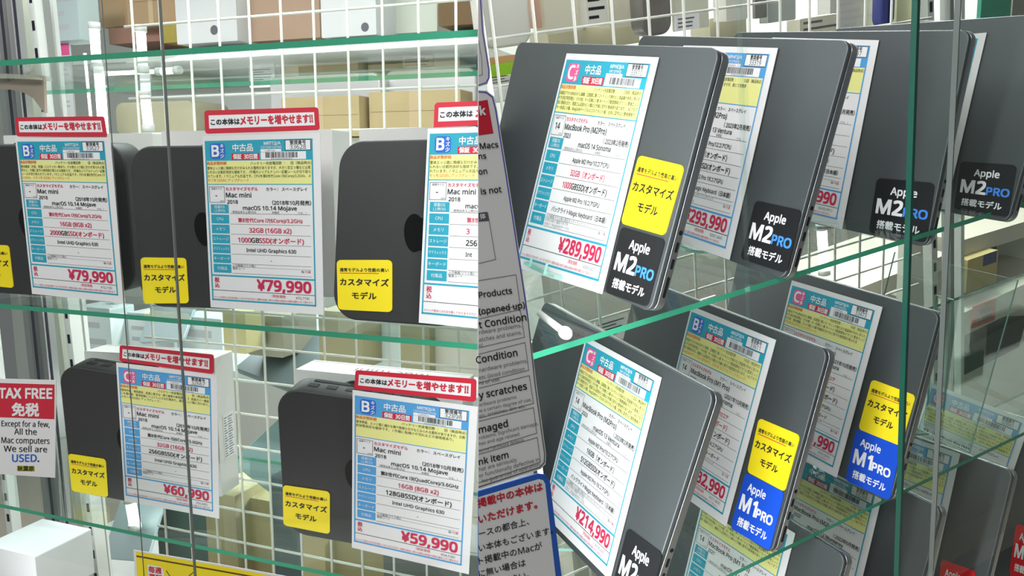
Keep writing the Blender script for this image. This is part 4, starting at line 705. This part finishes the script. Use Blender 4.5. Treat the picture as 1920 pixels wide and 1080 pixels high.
slanted((232, 1050), 1.12, (-35, -6), .11, .14, .008, mat('pale_teal_case', (182, 200, 204), .35, .2), 'tablet', 'pale flat computer under the lowest shelf, beside the yellow sign', 'tablet')
bgbox('L', 395, 928, 450, 1120, 1.06, .1, mat('tan_olive_carton', (172, 162, 118), .75, noise=.05), 'carton', 'tan carton below card 32667', 'box', GBOX)
bgbox('L', 452, 936, 512, 1120, 1.10, .1, mat('tan_olive_carton', (172, 162, 118), .75), 'carton', 'tan carton left of the blue grey panel at the bottom', 'box', GBOX)
bgbox('L', 514, 900, 570, 1120, 1.07, .05, mat('blue_grey_panel', (86, 104, 108), .4), 'carton', 'blue grey carton under the lower right computer', 'box', GBOX)
bgbox('L', 572, 990, 612, 1120, 1.05, .08, mat('sand_carton', (196, 180, 130), .7), 'carton', 'sand coloured carton at the bottom centre', 'box', GBOX)
bgbox('L', 614, 1000, 720, 1120, 1.08, .1, mat('tan_olive_carton', (172, 162, 118), .75), 'carton', 'tan carton beneath card 32898', 'box', GBOX)
bgbox('L', 722, 1030, 930, 1120, 1.06, .1, mat('slate_panel', (104, 108, 106), .5), 'carton', 'slate grey carton at the bottom beneath card 32898', 'box', GBOX)
bgbox('L', 300, 940, 394, 1060, 1.22, .1, mat('deep_teal_carton', (92, 116, 112), .5), 'carton', 'deep teal carton above the yellow sign', 'box', GBOX)
bgbox('L', -20, 1035, 72, 1120, .80, .10, mat('white_block', (240, 244, 246), .5), 'carton', 'white carton at the bottom left corner', 'box')
# glowing tubes among the goods; the left ones stand in for lamp reflections
def glow_tube(bay, p0, p1, Y, r, label, group):
    a = BAY[bay] @ at(bay, *p0, Y=Y); b = BAY[bay] @ at(bay, *p1, Y=Y); d = (a-b).normalized()
    root = empty('glow_tube', Matrix.Translation(b)); prop(root, label, 'lamp', group)
    mb = MB(); mb.tube([Vector((0, 0, 0)), a-b], r, GLOWM, 12); mb.build('glowing_tube', root)
    mb = MB(); mb.tube([a-b, a-b+d*.012], r*1.25, STEEL, 12); mb.build('end_cap', root)
    mb = MB(); mb.tube([-d*.012, Vector((0, 0, 0))], r*1.25, STEEL, 12); mb.build('end_cap', root)
GL = 'glowing tube lamps in the aisle behind'
glow_tube('L', (177, 55), (181, 118), 1.15, .0085, 'lamp reflection built as a glowing tube at the upper left beside the thin door edge', GL)
glow_tube('L', (264, 60), (268, 124), 1.15, .0085, 'lamp reflection built as a glowing tube between the two door edges at the top', GL)
glow_tube('L', (189, 172), (194, 250), 1.13, .0090, 'lamp reflection built as a glowing tube above the red strip of card 33627', GL)
glow_tube('L', (272, 180), (278, 234), 1.13, .0085, 'lamp reflection built as a glowing tube in front of the olive grey carton', GL)
glow_tube('L', (160, 112), (170, 217), 1.16, .0026, 'slim lamp reflection built as a glowing tube right of the slotted post', GL)
glow_tube('L', (203, 138), (292, 134), 1.18, .0040, 'horizontal lamp reflection built as a glowing tube under the top shelf', GL)
glow_tube('L', (304, 134), (328, 132), 1.16, .0060, 'short lamp reflection built as a glowing tube at the thicker door edge under the top shelf', GL)
glow_tube('L', (222, 570), (234, 690), 1.215, .0105, 'lamp reflection built as a glowing tube below card 33627', GL)
glow_tube('L', (245, 942), (252, 982), 1.14, .0100, 'lamp reflection built as a glowing tube below card 32667', GL)
glow_tube('R', (1540, -20), (1540, 33), 1.25, .0130, 'glowing lamp at the top above the laptop row', GL)
glow_tube('R', (1541, 430), (1545, 505), 1.25, .0110, 'glowing lamp seen between the two laptop rows', GL)
# ---------------------------------------------------------------- background of the right case
GP = 'packages hanging behind the right case'
def pk(*a, **k): return bgbox('R', *a, **k)
PLA = mat('white_packaging', (214, 212, 204), .35, noise=.06, nscale=12); PLB = mat('cream_packaging', (206, 202, 184), .45, noise=.06, nscale=12)
pk(908, -40, 1000, 88, 1.02, .03, PLA, 'package', 'white plastic package beside the leaflet at the top', 'package', GP, kind='round')
pk(1000, -40, 1022, 52, 1.05, .02, mat('salmon_strip', (196, 160, 142), .6), 'package', 'slim salmon package at the top', 'package', GP)
pk(1024, -40, 1100, 60, 1.04, .03, PLB, 'package', 'cream package above the first upper laptop', 'package', GP)
pk(1102, -40, 1142, 48, 1.02, .02, PLA, 'package', 'white package with black symbols at the top', 'package', GP, print_=scribble(4, 'black'))
pk(1144, -40, 1204, 50, 1.05, .03, PLB, 'package', 'cream package left of the dark hanging goods', 'package', GP)
pk(1030, 50, 1200, 92, 1.10, .06, mat('beige_tray', (196, 190, 166), .6, noise=.06), 'tray', 'beige tray on the shelf behind the first upper laptop', 'tray')
pk(1206, -40, 1262, 66, 1.00, .03, mat('dark_bagged_goods', (112, 108, 104), .25, noise=.25, nscale=30), 'package', 'dark bagged cables hanging at the top', 'package', GP, kind='round')
pk(1264, -40, 1330, 55, 1.02, .004, mat('cream_sheet', (206, 206, 190), .5), 'notice_sheet', 'cream sheet right of the dark hanging goods', 'notice', 'notices in the aisle behind')
pk(1268, 26, 1312, 56, .99, .004, PAPER, 'notice_sheet', 'small white tag below the cream sheet', 'notice', 'notices in the aisle behind', print_=scribble(3))
pk(1332, 30, 1400, 75, 1.08, .05, mat('beige_tray', (196, 190, 166), .6, noise=.06), 'tray', 'beige tray at the top right of the dark hanging goods', 'tray')
pk(1362, -40, 1402, 38, 1.02, .03, PLA, 'package', 'clear white package left of the dark photo card', 'package', GP)
pk(1416, -20, 1438, 34, 1.02, .006, mat('photo_card', (120, 120, 116), .5, noise=.3, nscale=60), 'package', 'small dark photo card package at the top', 'package', GP)
pk(1440, -20, 1492, 40, 1.04, .02, mat('grey_package', (168, 174, 172), .5), 'package', 'grey package with white lower rim at the top', 'package', GP)
pk(1500, 30, 1576, 62, 1.05, .03, PLB, 'package', 'cream printed box under the glowing lamp at the top', 'package', GP, print_=scribble(2))
pk(1556, -30, 1645, 60, 1.10, .03, mat('pale_blister', (202, 202, 196), .4), 'package', 'pale blister package right of the glowing lamp', 'package', GP, print_=scribble(5, 'lightgrey'))
pk(1652, -40, 1678, 52, .99, .02, mat('blue_bottle_pack', (60, 66, 132), .4), 'package', 'blue package left of the dark green glass edge', 'package', GP, kind='round')
pk(1680, -40, 1712, 55, 1.05, .03, mat('pale_lime_board', (196, 200, 162), .5), 'board', 'pale lime board beside the dark green glass edge', 'board')
pk(1838, -30, 1894, 36, 1.3, .01, mat('teal_poster', (72, 158, 132), .5), 'poster', 'teal poster at the upper right', 'poster', print_=lambda I, w, h: I.rect(.1, 0, .95, .35, INKS['grey']))
pk(1896, -30, 1990, 40, 1.35, .05, mat('grey_board', (150, 150, 140), .5), 'board', 'grey board at the upper right corner', 'board')
# by the leaflet, left of the first laptop
pk(914, 106, 976, 118, 1.02, .03, mat('tan_lid', (206, 160, 112), .6), 'carton', 'tan carton above the lime package beside the leaflet', 'box')
pk(916, 119, 968, 142, 1.01, .03, mat('lime_pack', (150, 200, 50), .5), 'package', 'lime green package beside the leaflet', 'package')
pk(918, 144, 962, 158, 1.01, .03, PLA, 'package', 'white package with grey print under the lime package', 'package', print_=scribble(2))
pk(924, 162, 960, 192, 1.00, .03, mat('white_roll', (232, 232, 230), .5), 'package', 'white roll pack beside the leaflet', 'package', kind='round')
# aisle beyond on the right: rails and label
def bar(bay, p0, p1, Y, hgt, dep, m, name, label, cat, group=None):
    a = at(bay, *p0, Y=Y); b = at(bay, *p1, Y=Y); mb = MB(); M = BAY[bay]; dn = Vector((0, 0, -hgt)); bk = Vector((0, dep, 0))
    mb.hexa([M @ p for p in (a, b, b+dn, a+dn, a+bk, b+bk, b+dn+bk, a+dn+bk)], m); o = mb.build(name); prop(o, label, cat, group); return o
CREAM = mat('cream_rail', (198, 196, 182), .5); GR = 'price rails of the aisle beyond'
bar('R', (1560, 560), (1780, 475), 1.45, .045, .3, CREAM, 'price_rail', 'cream price rail between the two laptop rows', 'price rail', GR)
bar('R', (1800, 452), (1990, 395), 1.45, .05, .3, CREAM, 'price_rail', 'cream price rail above the empty clear stand', 'price rail', GR)
bar('R', (1800, 590), (1990, 500), 1.40, .075, .4, CREAM, 'price_rail', 'cream price rail carrying the red label', 'price rail', GR)
bar('R', (1800, 655), (1990, 560), 1.50, .10, .3, mat('dark_gap', (72, 72, 66), .7), 'plinth', 'dark plinth below the red label rail', 'plinth')
bar('R', (1770, 690), (1990, 790), 1.30, .02, .03, CREAM, 'floor_rail', 'cream rail on the floor below the empty clear stand', 'rail')
bar('R', (1790, 640), (1990, 640), 1.75, .6, .05, mat('beige_floor_panel', (176, 170, 156), .5, noise=.05), 'panel', 'beige panel below the plinth at the right', 'panel')
lab = bgbox('R', 1824, 568, 1864, 608, 1.385, .004, mat('red_label', (176, 52, 48), .5), 'price_label', 'red price label seen through the empty clear stand', 'label', print_=lambda I, w, h: (I.text('現品', .5, .4, .26, 'black', .01, 'c'), I.text('1,980', .5, .7, .26, 'black', .02, 'c')))
pk(1812, 480, 1866, 540, 1.42, .05, mat('straw_goods', (182, 172, 120), .6, noise=.15, nscale=25), 'package', 'straw coloured package above the red label', 'package', print_=lambda I, w, h: I.rect(.5, 0, .95, .35, mat('slate_blue', (70, 80, 110), .5)))
pk(1800, 425, 1990, 545, 1.60, .05, mat('dim_grey_goods', (110, 106, 96), .7, noise=.15), 'board', 'dim brown panel behind the empty clear stand', 'board')
pk(1690, 440, 1736, 640, 1.3, .02, mat('pale_pillar', (208, 212, 200), .5), 'panel', 'pale panel behind the green glass edge between the laptop rows', 'panel')
pk(1300, 560, 1345, 600, 1.05, .004, PAPER, 'notice_sheet', 'white sheet showing below the upper glass shelf', 'notice', 'notices in the aisle behind', print_=scribble(5))
pk(1120, 590, 1180, 640, 1.05, .004, PAPER, 'notice_sheet', 'white printed sheet behind the first lower laptop', 'notice', 'notices in the aisle behind', print_=scribble(6, 'black'))
pk(1000, 640, 1020, 720, 1.05, .01, PLA, 'notice_sheet', 'pale sheet with black heading beside the leaflet', 'notice', 'notices in the aisle behind', print_=scribble(5, 'grey', 'black'))
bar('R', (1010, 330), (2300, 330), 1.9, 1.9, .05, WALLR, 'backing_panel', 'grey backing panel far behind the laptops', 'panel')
# ---------------------------------------------------------------- signs
def sheet_frame(bay, px, Y):
    p = at(bay, *px, Y=Y); M = BAY[bay] @ Matrix.Translation(p); I = M.inverted()
    def f(x, y):
        q = at(bay, x, y, Y=Y); return (q.x-p.x, q.z-p.z)
    return M, f
def sheet(bay, Y, outline, name, label, cat, paper=PAPER, t=.0008, group=None):
    M, f = sheet_frame(bay, outline[-1], Y); mb = MB(); P = [f(*p) for p in outline]; n = len(P)
    mb.add([(x, 0, z) for x, z in P]+[(x, t, z) for x, z in P], [tuple(range(n)), tuple(range(2*n-1, n-1, -1))]+[(i, i+n, (i+1) % n+n, (i+1) % n) for i in range(n)], paper)
    return mb, Ink(mb, f, 0.0, .00012), M, (name, label, cat, group)
def line(I, pts, w, ink, layer=2):
    for (x0, y0), (x1, y1) in zip(pts, pts[1:]):
        d = math.hypot(x1-x0, y1-y0); nx, ny = -(y1-y0)/d*w/2, (x1-x0)/d*w/2; ex, ey = (x1-x0)/d*w*.2, (y1-y0)/d*w*.2
        I.poly([(x0+nx-ex, y0+ny-ey), (x1+nx+ex, y1+ny+ey), (x1-nx+ex, y1-ny+ey), (x0-nx-ex, y0-ny-ey)], [(0, 1, 2, 3)], ink, layer)
def done(mb, M, info): o = mb.build(info[0], M=M); prop(o, *info[1:]); return o
# leaflets on the glass at the left end of the right case
GS = 'leaflets on the glass between the two cases'
mb, I, M, inf = sheet('R', .40, [(897, -20), (903, -20), (908, 60), (919, 130), (919, 145), (914, 158), (897, 163)], 'leaflet', 'narrow top leaflet with blue outline at the upper middle edge', 'leaflet', group=GS)
line(I, [(899.5, -15), (904.5, 60), (916, 131), (916, 146), (911, 155), (897, 159.5)], 1.6, 'indigo'); line(I, [(897, 75), (903, 112), (904, 140), (897, 142)], .8, 'grey'); done(mb, M, inf)
mb, I, M, inf = sheet('R', .40, [(897, 169), (913, 170), (926, 180), (932, 205), (952, 330), (984, 540), (1006, 720), (1024, 852), (1023, 870), (1014, 880), (897, 918)], 'leaflet', 'tall white leaflet listing condition grades, blue outline and red corner', 'leaflet', group=GS)
line(I, [(897, 172), (911, 173), (923, 182), (929, 206), (949, 332), (981, 540), (990, 600)], 2, 'indigo'); line(I, [(990, 600), (1003, 722), (1021, 852), (1020, 867), (1012, 876), (897, 913)], 2, 'grey')
I.poly([(897, 190), (914, 187), (925, 250), (897, 254)], [(0, 1, 2, 3)], 'red', 1); I.text('k', 900.5, 208, 22, 'white', .03, 'l', 3, slant=-.13, rise=-.1)
def sg(s, x, y, size, ink='black', bold=.014, rise=-.12): I.text(s, x, y, size, ink, bold, 'l', 3, None, 1.0, -.14, rise)
sg('Macs', 900, 274, 14.5, rise=-.1); sg('ns', 897.5, 293, 14, rise=-.1); sg('on', 897.5, 322, 14, rise=-.11); sg('is not', 902, 359, 15, rise=-.12)
I.poly([(897, 399), (913, 397), (917, 414), (897, 416)], [(0, 1, 2, 3)], 'grey', 1); sg('体', 900, 406, 11, 'white', .02)
line(I, [(914, 398), (929, 486), (897, 494)], 1, 'grey'); line(I, [(897, 526), (967, 515), (975, 572), (897, 590)], 1, 'grey')
for pts in ([(897, 598), (975, 580), (983, 632), (897, 652)], [(897, 664), (984, 642), (991, 694), (897, 718)], [(897, 728), (992, 704), (1000, 756), (897, 784)], [(897, 790), (1000, 764), (1006, 812), (897, 845)], [(897, 852), (1007, 820), (1013, 866), (897, 905)]): line(I, pts, 1, 'grey')
sg('Products', 898, 553, 15, rise=-.14); sg('(opened up)', 898, 584, 15, rise=-.15); sg('t Condition', 898, 609, 17, rise=-.17)
sg('rdware problems.', 898, 623, 9.5, 'grey', 0, -.17); sg('atches and stains.', 898, 637, 9.5, 'grey', 0, -.18); sg('n!', 898, 648, 9, 'grey', 0, -.18)
sg('Condition', 893, 675, 17, rise=-.19); sg('nardware problems.', 898, 694, 9.5, 'grey', 0, -.2); sg('etc.Good condition', 898, 708, 9.5, 'grey', 0, -.2); sg('ns of use.', 898, 718, 9, 'grey', 0, -.2)
sg('y scratches', 898, 741, 17, rise=-.2); sg('ardware problems', 898, 759, 8, 'grey', 0, -.22); sg('w a certain degree of use,', 898, 770, 8, 'grey', 0, -.22); sg('ion, scratches, dirt  etc.', 898, 780, 8, 'grey', 0, -.22)
sg('maged', 898, 806, 17, rise=-.24); sg('roblems. Significant damage,', 898, 821, 8, 'grey', 0, -.25); sg('hes and age-related', 898, 832, 8, 'grey', 0, -.25); sg('some hardware defects', 898, 845, 7.5, 'grey', 0, -.25)
sg('nk item', 898, 866, 16, rise=-.26); sg('hat are seriously', 898, 880, 9, 'grey', 0, -.27); sg('or functionally defective in', 898, 892, 9, 'grey', 0, -.28); sg('No guarantee of operation.', 904, 902, 8.5, 'grey', 0, -.3)
done(mb, M, inf)
mb, I, M, inf = sheet('R', .40, [(897, 921), (1008, 888), (1022, 890), (1031, 902), (1058, 1120), (897, 1120)], 'leaflet', 'lower leaflet with thick blue border and red Japanese lettering', 'leaflet', INKS['cobalt'], group=GS)
I.poly([(897, 932), (1010, 898), (1018, 900), (1022, 907), (1045, 1110), (897, 1110)], [tuple(range(6))], 'white', 1)
sg('掲載中の本体は', 896, 944, 17.5, 'red', .025, -.27); sg('いただけます。', 898, 974, 17.5, 'red', .025, -.27); sg('ースの都合上、', 898, 1001, 15, 'black', .005, -.26); sg('い本体もございます。', 898, 1028, 15, 'black', .005, -.25)
sg('ト掲載中のMacが', 898, 1052, 15.5, 'black', .005, -.25); sg('に無い場合は', 898, 1076, 15, 'black', .005, -.25); sg('ください。', 930, 1092, 15, 'black', .005, -.25)
done(mb, M, inf)
# tax free sign
mb, I, M, inf = sheet('L', .60, [(-42, 709), (105, 713), (103, 896), (-42, 886)], 'tax_sign', 'white tax free sign with red heading at the left edge', 'sign')
I.poly([(-36, 717), (102.5, 721), (102, 786), (-36, 781)], [(0, 1, 2, 3)], 'red', 1)
I.text('TAX FREE', 48, 737, 25, 'white', .035, 'c', 2, 101, .92, 0, .01); I.text('免税', 48, 768, 26, 'white', .035, 'c', 2, 54, 1.0, 0, .02)
for s, y, sz in (('Except for a few,', 794, 14), ('All the', 809, 15), ('Mac computers', 825, 15), ('We sell are', 841, 15)): I.text(s, 48, y, sz, 'black', .008, 'c', 2, 90 if y != 809 else 42, 1.05, 0, .02)
I.text('USED', 46, 859, 18.5, 'cobalt', .02, 'c', 2, 49); I.text('.', 71, 859, 18.5, 'black', .02); I.poly([(32, 873), (65, 874), (65, 884), (32, 883)], [(0, 1, 2, 3)], 'olive', 1); I.text('秋葉原', 48.5, 878.5, 10.5, 'black', .02, 'c', 2, 32)
done(mb, M, inf)
# yellow sign at the bottom
mb, I, M, inf = sheet('L', .63, [(250, 1031), (400, 1056), (560, 1085), (560, 1160), (258, 1160)], 'yellow_sign', 'yellow sign with brown line and red lettering at the bottom edge', 'sign')
I.poly([(255, 1034), (400, 1059), (555, 1088), (555, 1155), (260, 1155)], [tuple(range(5))], 'lemon', 1); I.poly([(256, 1041), (560, 1095), (560, 1098), (256, 1044)], [(0, 1, 2, 3)], 'brown', 2)
I.poly([(277, 1058), (304, 1063), (308, 1076), (308, 1100), (279, 1100)], [tuple(range(5))], 'white', 2); I.text('毎週', 291, 1067, 12.5, 'red', .03, 'c', 3, 24, 1.0, 0, .14); I.text('更新', 292, 1081, 12.5, 'red', .03, 'c', 3, 24, 1.0, 0, .14)
line(I, [(312, 1070), (326, 1090)], 1.5, 'brown', 3); line(I, [(352, 1082), (364, 1072)], 1.5, 'brown', 3)
done(mb, M, inf)
